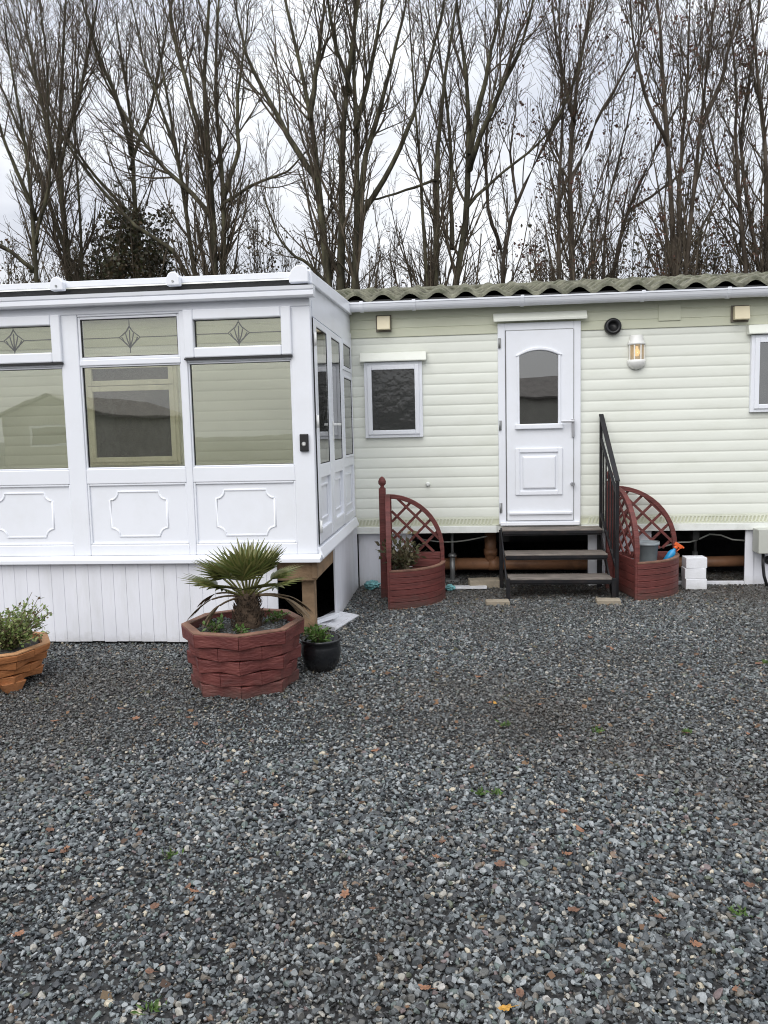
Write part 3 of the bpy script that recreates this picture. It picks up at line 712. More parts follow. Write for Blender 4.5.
# posts
def post(a, b): fr.box(a, b, FY, IN, .672, 2.42)
post(-1.18, -1.035); post(-1.98, -1.93); post(-2.862, -2.732); post(-3.66, -3.60); post(-4.52, -4.38); post(-5.35, -5.26)
for (a, b, k) in cols_:
    fr.box(a, b, FY + .003, IN, .672, .752)             # bottom rail
    fr.box(a, b, FY + .003, IN, 1.203, 1.312)           # mid rail
    fr.box(a, b, FY + .003, IN, 2.058, 2.10)            # transom
    fr.box(a, b, FY + .003, IN, 2.405, 2.42)
fr.box(FX0, FX1, FY + .001, IN, 2.4205, 2.56)            # fascia
cb(fr, 'frame', 'pvc', None, .006)
def motif(xc, zc, w, parent):
    m = MB(); y = FY + .028
    r = .0032
    m.tube([(xc - w / 2, y, zc), (xc - .075, y, zc)], r, 6); m.tube([(xc + .075, y, zc), (xc + w / 2, y, zc)], r, 6)
    m.tube([(xc, y, zc + .075), (xc, y, zc + .125)], r, 6); m.tube([(xc, y, zc - .075), (xc, y, zc - .11)], r, 6)
    d = [(0, .078), (.025, .04), (.078, 0), (.025, -.045), (0, -.078), (-.025, -.045), (-.078, 0), (-.025, .04), (0, .078)]
    m.tube([(xc + a, y, zc + b) for a, b in d], .0045, 6)
    for s in (-1, 1):
        m.tube([(xc, y, zc - .07), (xc + s * .018, y, zc - .02), (xc + s * .03, y, zc + .03)], .004, 6)
        m.tube([(xc, y, zc - .07), (xc + s * .035, y, zc - .04), (xc + s * .06, y, zc + .002)], .004, 6)
    m.tube([(xc, y, zc - .07), (xc, y, zc + .05)], .004, 6)
    m.build('lead_motif', 'lead', parent)
for (a, b, k) in cols_:
    # lower light
    p = MB(); p.box(a + .012, b - .012, FY + .034, FY + .040, 1.318, 2.052); p = cb(p, 'window', 'glass')
    s = MB(); rect_frame(s, a, b, 1.3125, 2.0575, .011, FY + .012, FY + .06); s.build('glazing_bead', 'pvc', p, .004)
    s = MB(); rect_frame(s, a + .0085, b - .0085, 1.3205, 2.0495, .005, FY + .026, FY + .048); s.build('glazing_seal', 'gap', p)
    # top light
    if k == 'open':
        s = MB(); rect_frame(s, a - .012, b + .012, 2.088, 2.424, .072, FY - .026, FY + .05); sash = cb(s, 'opening_light', 'pvc', None, .009)
        x0, x1, z0, z1 = a + .058, b - .058, 2.158, 2.355
        s = MB(); s.box(a - .014, b + .014, FY - .024, FY - .004, 2.074, 2.0865); s.build('drip_shadow_gap', 'gap', sash)  # solid black bar painted in as the shadow line below the sash
    else:
        s = MB(); rect_frame(s, a, b, 2.1005, 2.4045, .018, FY + .012, FY + .06); sash = cb(s, 'top_light', 'pvc', None, .004)
        x0, x1, z0, z1 = a + .016, b - .016, 2.117, 2.388
    s = MB(); s.box(x0, x1, FY + .024, FY + .03, z0, z1); pn_ = s.build('pane', 'glass', sash)
    s = MB(); rect_frame(s, x0, x1, z0, z1, .006, FY + .016, FY + .038); s.build('glazing_seal', 'gap', sash)
    motif((a + b) / 2, (z0 + z1) / 2 + .0, x1 - x0, pn_)
    # base panel with raised moulding
    s = MB(); s.box(a + .001, b - .001, FY + .022, FY + .045, .7525, 1.2025); pan = cb(s, 'base_panel', 'pvc', None)
    s = MB(); cx, cz = (a + b) / 2, .978
    hw, hh, cr_ = .215, .165, .062
    pts = []
    for sx, sz in ((1, 1), (-1, 1), (-1, -1), (1, -1)):
        arc = [(cx + sx * (hw - cr_ * math.cos(t)), cz + sz * (hh - cr_ * math.sin(t))) for t in np.linspace(0, math.pi / 2, 6)]
        if sx * sz > 0: arc = arc[::-1]
        pts += arc
    ring = [(x, FY + .020, q) for x, q in pts]
    s.tube([p + Vector((0, .003, 0)) if False else (p[0], p[1] + .003, p[2]) for p in ring + [ring[0]]], .0085, 8)
    s.build('panel_moulding', 'pvc', pan)
    s = MB(); rect_frame(s, a + .0, b - .0, .7525, 1.2025, .014, FY + .008, FY + .022); s.build('panel_bead', 'pvc', pan, .004)
# sill, gutter
s = MB(); s.prism([(FX0 - .05, FY - .065, .62), (FX0 - .05, FY - .065, .65), (FX0 - .05, FY - .01, .671), (FX0 - .05, FY + .06, .671), (FX0 - .05, FY + .06, .62)], (FX1 + .03 - FX0 + .05, 0, 0)); cb(s, 'sill', 'pvc', None, .004)
s = MB()
gp_ = [(FY - .001, 2.475), (FY - .075, 2.472), (FY - .085, 2.485), (FY - .085, 2.512), (FY - .078, 2.518), (FY - .088, 2.524), (FY - .092, 2.548), (FY - .082, 2.55), (FY - .072, 2.532), (FY - .06, 2.49), (FY - .001, 2.49)]
s.prism([(FX0 - .06, y, q) for y, q in gp_], (FX1 + .035 - FX0 + .06, 0, 0)); g_ = cb(s, 'gutter', 'pvc', None)
s = MB(); s.prism([(FX1 + .0355, y, q) for y, q in gp_[:8] + [(FY - .001, 2.55)]], (.008, 0, 0))
s.build('gutter_end', 'pvc', g_)
# roof: sheets between bars, low slope up to the caravan
def rz(y): return 2.615 + (y - FY) * .034
s = MB(); s.hexa([Vector(p) for p in [(FX0, FY - .02, rz(FY) - .0), (FX1 - .06, FY - .02, rz(FY)), (FX1 - .06, -.02, rz(-.02)), (FX0, -.02, rz(-.02)),
                                      (FX0, FY - .02, rz(FY) + .03), (FX1 - .06, FY - .02, rz(FY) + .03), (FX1 - .06, -.02, rz(-.02) + .03), (FX0, -.02, rz(-.02) + .03)]])
rf = cb(s, 'roof', 'polycarb')
s = MB(); s.box(FX0, FX1 - .062, FY - .03, FY - .0205, rz(FY) - .006, rz(FY) + .036); s.build('sheet_closure', 'pvc', rf, .003)
s = MB(); s.box(FX0, FX1 - .01, FY + .004, FY + .03, 2.5605, 2.604); s.build('eaves_gap', 'gap', rf)  # solid black bar in place of the shaded open gap above the gutter
for xb in (-1.978, -2.826, -3.67, -4.52):
    s = MB(); a = .045
    s.hexa([Vector(p) for p in [(xb - .03, FY - .03, rz(FY) + .034), (xb + .03, FY - .03, rz(FY) + .034), (xb + .03, -.03, rz(0) + .034), (xb - .03, -.03, rz(0) + .034),
                                (xb - .02, FY - .03, rz(FY) + .052), (xb + .02, FY - .03, rz(FY) + .052), (xb + .02, -.03, rz(0) + .052), (xb - .02, -.03, rz(0) + .052)]])
    br = s.build('glazing_bar', 'pvc', rf, .003)
    s = MB(); po = [(-.047, 0), (.047, 0), (.047, .055), (.03, .083), (.012, .094), (-.012, .094), (-.03, .083), (-.047, .055)]
    s.prism([(xb + x, FY - .085, 2.583 + q) for x, q in po], (0, .054, 0)); s.build('bar_end_cap', 'pvc', br, .008, seg=3)
    s = MB(); s.lathe([(.008, 0), (.008, .004)], 12, (xb, FY - .086, 2.612), T=Matrix.Rotation(R(90), 3, 'X')); s.build('screw_cap', 'steelgrey', br)
# verge along the right-hand side
s = MB()
s.hexa([Vector(p) for p in [(-1.10, FY - .02, 2.585), (-1.005, FY - .02, 2.565), (-1.005, -.06, 2.635), (-1.10, -.06, 2.655),
                            (-1.085, FY - .02, 2.668), (-1.015, FY - .02, 2.66), (-1.015, -.06, 2.75), (-1.085, -.06, 2.755)]])
ve = cb(s, 'verge', 'pvc', None, .008)
s = MB(); po = [(-.075, 0), (.06, 0), (.06, .075), (.045, .105), (.015, .118), (-.02, .115), (-.055, .09), (-.075, .05)]
s.prism([(-1.085 + x, FY - .075, 2.570 + q) for x, q in po], (0, .054, 0)); s.build('corner_cap', 'pvc', ve, .008, seg=3)
# side wall
SX, SI = -1.035, -1.035 - .065
sw = MB()
sw.box(SI, SX - .001, IN + .001, 0 - .02, 2.47, 2.60)
sw.hexa([Vector(p) for p in [(SI, IN + .001, 2.6), (SX - .003, IN + .001, 2.6), (SX - .003, -.02, 2.6), (SI, -.02, 2.6), (SI, IN + .001, 2.602), (SX - .003, IN + .001, 2.602), (SX - .003, -.02, 2.67), (SI, -.02, 2.67)]])
sw.box(SI, SX + .006, IN + .001, -.02, 2.36, 2.468)       # head
sw.box(SI, SX + .004, -.70, -.632, .72, 2.358)             # post between doors and fixed light
sw.box(SI, SX + .004, -.085, -.02, .72, 2.358)
for z0, z1 in ((.72, .79), (1.225, 1.305), (2.045, 2.09)): sw.box(SI, SX + .002, -.631, -.086, z0, z1)
cb(sw, 'side_frame', 'pvc', None, .006)
def side_rect(mb, y0, y1, z0, z1, w, x0, x1):
    mb.box(x0, x1, y0, y0 + w, z0, z1); mb.box(x0, x1, y1 - w, y1, z0, z1); mb.box(x0, x1, y0 + w, y1 - w, z0, z0 + w); mb.box(x0, x1, y0 + w, y1 - w, z1 - w, z1)
for i, (y0, y1) in enumerate(((-2.035, -1.377), (-1.368, -.705))):
    d = MB(); wd = .105
    d.box(SI + .005, SX + .012, y0, y0 + wd, .73, 2.352); d.box(SI + .005, SX + .012, y1 - wd, y1, .73, 2.352)
    for z0, z1 in ((.73, .835), (1.205, 1.31), (2.30, 2.352)): d.box(SI + .005, SX + .010, y0 + wd, y1 - wd, z0, z1)
    dr = cb(d, 'side_door', 'pvc', None, .007)
    s = MB(); s.box(SX + .000, SX + .005, y0 + wd - .01, y1 - wd + .01, 1.30, 2.31); s.build('pane', 'glass', dr)
    s = MB(); side_rect(s, y0 + wd, y1 - wd, 1.311, 2.299, .006, SX - .002, SX + .008); s.build('glazing_seal', 'gap', dr)
    s = MB(); s.box(SX - .03, SX - .014, y0 + wd - .01, y1 - wd + .01, .83, 1.21); s.build('lower_panel', 'pvc', dr)
    s = MB(); side_rect(s, y0 + wd + .05, y1 - wd - .05, .885, 1.155, .02, SX - .014, SX - .004); s.build('panel_moulding', 'pvc', dr, .005)
    if i == 1:
        s = MB(); s.box(SX + .0125, SX + .02, y0 + .03, y0 + .058, 1.47, 1.63); s.box(SX + .05, SX + .064, y0 + .035, y0 + .165, 1.592, 1.612); s.box(SX + .02, SX + .05, y0 + .038, y0 + .053, 1.594, 1.61); s.build('handle', 'lampwhite', dr, .004)
    else:
        for hz in (2.2, 1.62, .86):
            s = MB(); s.tube([(SX + .02, y0 - .004, hz - .045), (SX + .02, y0 - .004, hz + .045)], .010, 10); s.build('hinge', 'lampwhite', dr)
        s = MB(); s.box(SX - .04, SX + .008, y0 - .006, y0 - .001, .73, 2.35); s.build('door_seal', 'gap', dr)
for z0, z1 in ((1.306, 2.044), (2.091, 2.359)):
    s = MB(); s.box(SX - .002, SX + .003, -.62, -.095, z0 + .01, z1 - .01); p = cb(s, 'side_window', 'glass')
    s = MB(); side_rect(s, -.631, -.086, z0, z1, .035 if z0 > 2 else .022, SX - .05, SX + .010); s.build('sash', 'pvc', p, .004)
    k = .036 if z0 > 2 else .023
    s = MB(); side_rect(s, -.631 + k, -.086 - k, z0 + k, z1 - k, .006, SX - .004, SX + .006); s.build('glazing_seal', 'gap', p)
s = MB(); s.box(SX - .03, SX - .014, -.63, -.087, .791, 1.224); p = cb(s, 'side_panel', 'pvc')
s = MB(); side_rect(s, -.56, -.155, .855, 1.16, .02, SX - .014, SX - .004); s.build('panel_moulding', 'pvc', p, .005)
s = MB(); s.prism([(SI, FY + .061, .635), (SX + .045, FY - .0, .635), (SX + .045, FY - .0, .65), (SX + .02, FY + .0, .715), (SI, FY + .061, .715)], (0, -.03 - FY - .07, 0)); cb(s, 'side_sill', 'pvc', None, .004)
# inside: floor, far end
s = MB(); s.box(FX0 + .01, SI - .002, IN + .002, -.03, .62, .66); cb(s, 'floor', 'floorin')
s = MB(); s.box(FX0, FX0 + .06, IN + .001, -.02, .672, 2.55); cb(s, 'end_wall', 'pvc')
# skirt of vertical boards, timber corner
s = MB(); x = FX0
while x < -1.35:
    x1 = min(x + .096, -1.335); s.box(x + .0005, x1 - .0005, FY - .012, FY + .006, .028 + random.uniform(-.004, .004), .617); x = x1
s.box(FX0, -1.34, FY + .007, FY + .015, .04, .61)
cb(s, 'front_skirt', 'skirt', None, .003)
s = MB(); y = -1.40
while y < -.03:
    y1 = min(y + .096, -.02); s.box(SX - .006, SX + .012, y + .0005, y1 - .0005, .005, .632); y = y1
cb(s, 'side_skirt', 'skirt', None, .003)
s = MB(); s.box(-5.3, -1.055, FY + .02, FY + .07, .475, .615); cb(s, 'floor_beam', 'timber', None, .003)
s = MB(); s.box(SX - .05, SX - .008, FY + .01, -.1, .49, .630); cb(s, 'side_beam', 'timber', None, .003)
for px_, py_ in ((-1.128, FY + .055), (-2.9, FY + .3), (-4.6, FY + .3)):
    s = MB(); s.box(px_ - .046, px_ + .046, py_ + .018, py_ + .11, 0, .474 if px_ > -2 else .6); cb(s, 'timber_post', 'timber', None, .004)
s = MB(); s.box(FX0, SX - .06, -.06, -.03, 0, .6); s.box(FX0, FX0 + .03, FY + .1, -.07, 0, .6); cb(s, 'underfloor_dark_sheet', 'chassis')  # near-black sheets give the void below the floor its shade by colour

bell = empty('doorbell', (-1.103, FY, 1.472)); tag(bell, 'small black doorbell on the white conservatory corner post', 'doorbell')
s = MB(); s.box(-.031, .031, -.024, -.001, -.062, .062); s.build('case', 'black', bell, .006)
s = MB(); s.lathe([(.016, 0), (.016, .003), (.012, .004), (.0, .003)], 20, (0, -.024, -.01), T=Matrix.Rotation(R(90), 3, 'X')); s.build('button', 'steelgrey', bell)

# ------------------------------------------------------------------ steps
stp = empty('steps', (.85, -.3, 0)); SO = Vector(stp.location)
tag(stp, 'black metal steps with three worn treads below the white door', 'steps')
def sb(mb, name, m, parent=None, bevel=0.0):
    o = mb.build(name, m, parent or stp, bevel)
    if parent is None: o.location = -SO
    return o
tz = [(.378, 1.288, -.05, -.28, .596), (.392, 1.305, -.20, -.45, .392), (.410, 1.322, -.37, -.62, .20)]
for (a, b, y1, y0, q) in tz:
    s = MB(); s.box(a, b, y0, y1, q - .028, q); t = sb(s, 'tread', 'tread', None, .004)
    s = MB(); s.box(a + .002, b - .002, y0 - .006, y0 - .0005, q - .038, q - .012); s.box(a + .005, b - .005, y0 + .01, y0 + .04, q - .055, q - .0285); s.build('tread_edge', 'steel_black', t)
for (xa, xb) in ((.372, .405), (1.292, 1.328)):
    s = MB(); P0, P1 = Vector((xa, -.06, .57)), Vector((xb, -.60, .02))
    d = (P1 - P0).normalized(); nrm = Vector((1, 0, 0)); up = nrm.cross(d); c = []
    for P in (P0, P1): c.append([P + nrm * a + up * b_ for a, b_ in ((-.007, -.03), (.007, -.03), (.007, .03), (-.007, .03))])
    s.hexa(c[0] + c[1]); st_o = sb(s, 'stringer', 'steel_black', None, .002)
    s = MB(); s.box(xb - .018, xb + .018, -.635, -.60, 0, .20); sb(s, 'front_leg', 'steel_black', None, .002)
    s = MB(); s.box(xa - .018, xa + .018, -.09, -.055, 0, .57); sb(s, 'back_leg', 'steel_black', None, .002)
hr = MB()
B0, F0 = Vector((1.31, -.045, 0)), Vector((1.372, -.52, 0))
def bar(m, p, q, w=.02, t=.02):
    p, q = Vector(p), Vector(q); d = (q - p).normalized(); side = d.cross(Vector((0, 0, 1)))
    if side.length < .05: side = Vector((1, 0, 0))
    side.normalize(); up = side.cross(d).normalized()
    m.hexa([p + side * a + up * b for a, b in ((-w / 2, -t / 2), (w / 2, -t / 2), (w / 2, t / 2), (-w / 2, t / 2))] + [q + side * a + up * b for a, b in ((-w / 2, -t / 2), (w / 2, -t / 2), (w / 2, t / 2), (-w / 2, t / 2))])
bar(hr, B0 + Vector((0, 0, .0)), B0 + Vector((0, 0, 1.64)), .026, .026); bar(hr, F0, F0 + Vector((0, 0, 1.045)), .03, .03)
bar(hr, B0 + Vector((0, 0, 1.645)), F0 + Vector((0, -.01, 1.05)), .042, .014)
bar(hr, B0 + Vector((0, 0, 1.42)), F0 + Vector((0, 0, .92)), .022, .022)
bar(hr, B0 + Vector((0, 0, .72)), F0 + Vector((0, 0, .26)), .022, .022)
for t in (.17, .33, .5, .67, .83):
    p = B0.lerp(F0, t); bar(hr, p + Vector((0, 0, .72 - .46 * t)), p + Vector((0, 0, 1.42 - .5 * t)), .013, .013)
sb(hr, 'handrail', 'steel_black', None, .002)

# -------------------------------------------------------- corner planters
def corner_planter(C, ang_side, ang_back, r, label, ZB_=.455):
    root = empty('corner_planter', (C[0], C[1], 0)); tag(root, label, 'planter', 'corner planters beside the steps')
    ds = Vector((math.cos(R(ang_side)), math.sin(R(ang_side)), 0)); db = Vector((math.cos(R(ang_back)), math.sin(R(ang_back)), 0))
    HB = .335
    def panel(d):
        nrm = d.cross(Vector((0, 0, 1))).normalized()
        T = Matrix((( d.x, nrm.x, 0, 0), (d.y, nrm.y, 0, 0), (0, 0, 1, 0), (0, 0, 0, 1)))
        m = MB(); th = .018
        rr = r
        # uprights, quarter-round top rail
        m.box(.0, .036, -th, th, 0, ZB_ + rr - .018, T)
        m.box(rr - .036, rr, -th, th, 0, ZB_, T)
        ts = np.linspace(0, math.pi / 2, 13)
        o = [(rr * math.cos(t), ZB_ + rr * math.sin(t)) for t in ts]; i_ = [((rr - .04) * math.cos(t), ZB_ + (rr - .04) * math.sin(t)) for t in ts]
        k = len(ts)
        vs = [T @ Vector((a, y, b)) for y in (-th - .004, th + .004) for a, b in o + i_]
        fs = [(i, i + 1, k + i + 1, k + i) for i in range(k - 1)] + [(2 * k + i + 1, 2 * k + i, 3 * k + i, 3 * k + i + 1) for i in range(k - 1)]
        fs += [(i + 1, i, 2 * k + i, 2 * k + i + 1) for i in range(k - 1)] + [(k + i, k + i + 1, 3 * k + i + 1, 3 * k + i) for i in range(k - 1)]
        fs += [(0, k, 3 * k, 2 * k), (k - 1, 2 * k + k - 1, 4 * k - 1, 2 * k - 1)]
        m.add(vs, fs)
        # boards up to the trellis
        zz = .02
        while zz < ZB_ - .06:
            m.box(.037, rr - .037, -.008, .008, zz, zz + .064, T); zz += .069
        return m, T
    def lattice(T):
        m = MB(); R_ = r - .03
        def inside(a, b): return a > .03 and b > ZB_ - .03 and a * a + (b - ZB_) ** 2 < R_ * R_
        for sgn, yy in ((1, -.007), (-1, .007)):
            for c in np.arange(-.6, 1.5, .17):
                run = []
                for t in np.linspace(-.2, .8, 141):
                    a = t; b = ZB_ + c + sgn * t - .03
                    if inside(a, b): run.append((a, b))
                if len(run) > 8:
                    p, q = run[0], run[-1]
                    dx, dz = (q[0] - p[0]), (q[1] - p[1]); ln = math.hypot(dx, dz); nx_, nz_ = -dz / ln * .0115, dx / ln * .0115
                    c4 = [(p[0] + nx_, p[1] + nz_), (p[0] - nx_, p[1] - nz_), (q[0] - nx_, q[1] - nz_), (q[0] + nx_, q[1] + nz_)]
                    m.prism([(a, yy - .0055, b) for a, b in c4], (0, .011, 0), T)
        return m
    for d, nm in ((ds, 'side'), (db, 'back')):
        m, T = panel(d); o = m.build('trellis_panel', 'redwood', root, .003)
        lattice(T).build('lattice', 'redwood', o)
    # corner post with acorn finial
    pdir = (-(ds + db)).normalized(); pc = -db * .045 + ds * -.01
    m = MB(); w = .03
    m.box(pc.x - w, pc.x + w, pc.y - w, pc.y + w, 0, 1.02)
    pst = m.build('corner_post', 'redwood', root, .004)
    m = MB(); m.lathe([(.026, 0), (.016, .014), (.018, .022), (.034, .04), (.036, .062), (.026, .088), (.008, .106), (0, .108)], 16, (pc.x, pc.y, 1.02)); m.build('finial', 'redwood', pst)
    # curved front of slats
    m = MB(); a0, a1 = R(ang_side), R(ang_back)
    ts = np.linspace(a0, a1, 14)
    def ringslat(z0, z1, ro, ri, jitter=0):
        k = len(ts)
        P = lambda rr, q: [Vector((rr * math.cos(t), rr * math.sin(t), q)) for t in ts]
        vs = P(ro, z0) + P(ro, z1) + P(ri, z1) + P(ri, z0)
        fs = []
        for s0, s1 in ((0, 1), (1, 2), (2, 3), (3, 0)):
            fs += [(s0 * k + i, s0 * k + i + 1, s1 * k + i + 1, s1 * k + i) for i in range(k - 1)]
        fs += [(0, k, 2 * k, 3 * k), (k - 1, 4 * k - 1, 3 * k - 1, 2 * k - 1)]
        m.add(vs, fs)
    zz = .018; i = 0
    while zz < HB - .02:
        ringslat(zz, zz + .05, r + .004 + random.uniform(-.003, .003), r - .016); zz += .0535
    m.build('slatted_front', 'redwood', root, .003)
    m = MB(); ringslat(HB, HB + .014, r + .010, r - .030); ringslat(.0, .017, r + .008, r - .02); m.build('front_edge', 'redrim', root, .002)
    m = MB(); k = len(ts); m.add([Vector((0, 0, HB - .06))] + [Vector(((r - .02) * math.cos(t), (r - .02) * math.sin(t), HB - .06 + random.uniform(-.01, .02))) for t in ts], [(0, i + 1, i + 2) for i in range(k - 1)])
    m.build('soil', 'soil', root)
    return root
corner_planter((-.672, -.50), -84.5, 3, .51, 'red trellis corner planter beside the conservatory holding a straggly plant')
corner_planter((1.425, -.12), -80.5, -1, .565, 'red trellis corner planter beside the handrail holding a grey bucket', .415)

# ---------------------------------------------------------- woven planters
def woven(name, loc, label, rt, rb_, h, rows, matl, rim, soil_drop, feet=0.0, rz_=0.0, soilm='soil'):
    root = empty(name, (loc[0], loc[1], 0), rz_); tag(root, label, 'planter')
    m = MB(); n = 16; hh = (h - feet) / rows
    def octr(k, rad):   # corners at even k, mid-faces at odd
        return rad if k % 2 == 0 else rad * math.cos(math.pi / 8)
    for i in range(rows):
        z0 = feet + i * hh; z1 = z0 + hh
        ra = rb_ + (rt - rb_) * (i / rows); rc = rb_ + (rt - rb_) * ((i + 1) / rows)
        last = i == rows - 1
        vs_o0, vs_o1, vs_i0, vs_i1 = [], [], [], []
        for k in range(n):
            t = 2 * math.pi * k / n
            off = (.011 if (k + i) % 2 == 0 else -.008) if not last else .010
            if last: off += .006
            u = Vector((math.cos(t), math.sin(t), 0)); sag = (.006 if (k + i) % 2 == 0 else -.004)
            vs_o0.append(u * (octr(k, ra) + off + .004) + Vector((0, 0, z0 + .003 - sag))); vs_o1.append(u * (octr(k, rc) + off) + Vector((0, 0, z1 - (.001 if last else .002))))
            vs_i0.append(u * (octr(k, ra) - .032) + Vector((0, 0, z0))); vs_i1.append(u * (octr(k, rc) - .032) + Vector((0, 0, z1 - .001)))
        for k0 in range(i % 2, n + i % 2, 2):      # boards spanning one bulge, ends butted with a hairline gap
            ks = [k0 % n, (k0 + 1) % n, (k0 + 2) % n]; e = .006
            def at3(A):
                p0, p1, p2 = A[ks[0]], A[ks[1]], A[ks[2]]
                return [p0.lerp(p1, e), p1, p2.lerp(p1, e)]
            L4 = [at3(A) for A in (vs_o0, vs_o1, vs_i1, vs_i0)]; jz = Vector((0, 0, random.uniform(-.0025, .0025))); vs = [q + jz for l in L4 for q in l]; fs = []
            for s0, s1 in ((0, 1), (1, 2), (2, 3), (3, 0)):
                fs += [(s0 * 3 + k, s0 * 3 + k + 1, s1 * 3 + k + 1, s1 * 3 + k) for k in range(2)]
            fs += [(0, 3, 6, 9), (2, 11, 8, 5)]
            m.add(vs, fs)
    m.build('woven_side', matl, root, .004)
    m = MB()
    o_, i_ = [], []
    for k in range(n):
        t = 2 * math.pi * k / n; u = Vector((math.cos(t), math.sin(t), 0)); o_.append(u * (octr(k, rt) + .014)); i_.append(u * (octr(k, rt) - .036))
    up = Vector((0, 0, h)); lo_ = Vector((0, 0, h - .0005)); hi_ = Vector((0, 0, h + .009))
    vs = [p + lo_ for p in o_] + [p + hi_ for p in o_] + [p + hi_ for p in i_] + [p + lo_ for p in i_]; fs = []
    for s0, s1 in ((0, 1), (1, 2), (2, 3), (3, 0)):
        fs += [(s0 * n + k, s0 * n + (k + 1) % n, s1 * n + (k + 1) % n, s1 * n + k) for k in range(n)]
    m.add(vs, fs); m.build('rim', rim, root, .002)
    m = MB(); m.lathe([(rt - .03, h - soil_drop), (rt * .6, h - soil_drop + .012), (0.01, h - soil_drop + .02)], 24); m.build('soil', soilm, root)
    if feet:
        for k in range(4):
            t = R(45 + 90 * k); f = MB(); u = Vector((math.cos(t), math.sin(t), 0)); v = Vector((-u.y, u.x, 0)); c = u * (rb_ - .03)
            f.hexa([c + u * a + v * b + Vector((0, 0, q)) for q, wx, wy in ((0, .03, .042), (feet + .006, .045, .075)) for a, b in ((-wx, -wy), (wx, -wy), (wx, wy), (-wx, wy))])
            f.build('foot', matl, root, .005)
    return root
PC = (-1.352, -2.985)
woven('palm_planter', PC, 'large octagonal dark red woven-wood planter holding a fan palm', .362, .315, .388, 5, 'redlog', 'redrim', .045, rz_=R(11))
OC = (-2.975, -3.04)
woven('orange_planter', OC, 'orange stained woven-wood planter on feet cropped by the left edge', .352, .288, .250, 4, 'orange', 'orangerim', .03, feet=.062, rz_=R(10))

# stones on top of the palm planter's soil
m = MB()
for _ in range(420):
    t = random.uniform(0, 6.283); q = .31 * math.sqrt(random.random()); c = Vector((q * math.cos(t), q * math.sin(t), .35 + random.uniform(0, .008)))
    s_ = random.uniform(.006, .013); T = Matrix.Translation(c) @ Matrix.Rotation(random.uniform(0, 6), 4, 'Z') @ Matrix.Rotation(random.uniform(-.5, .5), 4, 'X')
    m.hexa([T @ Vector((a * s_ * random.uniform(.7, 1.2), b * s_ * random.uniform(.6, 1), d * s_ * .6)) for d, sc in ((-1, 1), (1, .7)) for a, b in ((-sc, -sc), (sc, -sc), (sc, sc), (-sc, sc))])
pl_root = [o for o in bpy.data.objects if o.name == 'palm_planter'][0]
mm = mat('planter_pebble', (.10, .108, .112), .6, .6, 40); ps = m.build('stone_topping', mm, pl_root); ps['kind'] = 'stuff'

# palm
palm = empty('fan_palm', (PC[0] + .03, PC[1] + .01, .355)); tag(palm, 'green fan palm with a stubby shaggy trunk growing in the red planter', 'palm')
m = MB(); m.lathe([(.075, -.03), (.086, .02), (.082, .08), (.072, .13), (.062, .18), (.05, .215), (.02, .24)], 18)
for _ in range(240):
    t = random.uniform(0, 6.283); q = random.uniform(0, .2); r0 = .094 - q * .16
    u = Vector((math.cos(t), math.sin(t), 0)); p = u * r0 + Vector((0, 0, q)); v = Vector((-u.y, u.x, 0))
    tip = p + u * random.uniform(.008, .03) + Vector((0, 0, random.uniform(.02, .05))) + v * random.uniform(-.015, .015)
    m.add([p + v * .009, p - v * .009, p + u * .012 + Vector((0, 0, .012)), tip], [(0, 1, 3), (0, 3, 2), (1, 2, 3)])
m.build('trunk', 'ptrunk', palm)
def frond(az, el0, plen, blen, spread, nl, matl, droop=.25, name='frond', width=.0085, fold=.25):
    """petiole then a fan of narrow folded leaflets"""
    m = MB(); u = Vector((math.cos(az), math.sin(az), 0)); side = Vector((-u.y, u.x, 0)); up = Vector((0, 0, 1))
    pts = []; p = Vector((0, 0, .19)) + u * .02; e = el0
    for i in range(6):
        pts.append(p.copy()); p = p + (u * math.cos(e) + up * math.sin(e)) * (plen / 5); e -= droop * .12
    m.tube(pts, [.009, .0075, .007, .006, .006, .0055], 6)
    base = pts[-1]; fwd = (u * math.cos(e) + up * math.sin(e)); nrm = side.cross(fwd).normalized() * -1
    if nrm.z < 0: nrm = -nrm
    for j in range(nl):
        f = (j / (nl - 1) - .5) * 2; a = f * spread
        ll = blen * (1 - .28 * abs(f) ** 2) * random.uniform(.9, 1.05)
        d = (fwd * math.cos(a) + side * math.sin(a)).normalized()
        tv = nrm.cross(d).normalized(); seg = 5; L_, R_, Cn = [], [], []
        q = base.copy(); dd = d.copy()
        for s in range(seg + 1):
            t = s / seg; w = width * (math.sin(math.pi * min(1, .18 + t * .82)) ** .7) * (1.25 if t < .7 else 1) if s < seg else .0008
            L_.append(q + tv * w + nrm * (w * fold)); R_.append(q - tv * w + nrm * (w * fold)); Cn.append(q.copy())
            q = q + dd * (ll / seg); dd = (dd - up * droop * (.10 + .12 * t)).normalized()
        m.strip(L_, Cn); m.strip(Cn, R_)
    return m.build(name, matl, palm)
fr_specs = [(-90, 55, .16, .21), (-60, 56, .17, .22), (-125, 54, .17, .22), (-20, 58, .17, .23), (-160, 50, .17, .23), (20, 60, .17, .22), (150, 60, .17, .22), (80, 66, .18, .22), (115, 62, .18, .22), (45, 62, .18, .22), (-100, 72, .17, .22), (-40, 70, .17, .22),
            (-100, 34, .16, .20), (-176, 24, .19, .24), (-5, 26, .18, .23), (-48, 34, .16, .22), (-140, 30, .17, .22), (35, 36, .18, .22), (-75, 80, .17, .22), (172, 38, .19, .24)]
for a, e, pl, bl in fr_specs:
    frond(R(a + random.uniform(-8, 8)), R(e), pl * random.uniform(.9, 1.05), bl * random.uniform(.92, 1.08), R(random.uniform(58, 85)), 14, 'palm', droop=random.uniform(.05, .3), width=.0092, fold=.5)
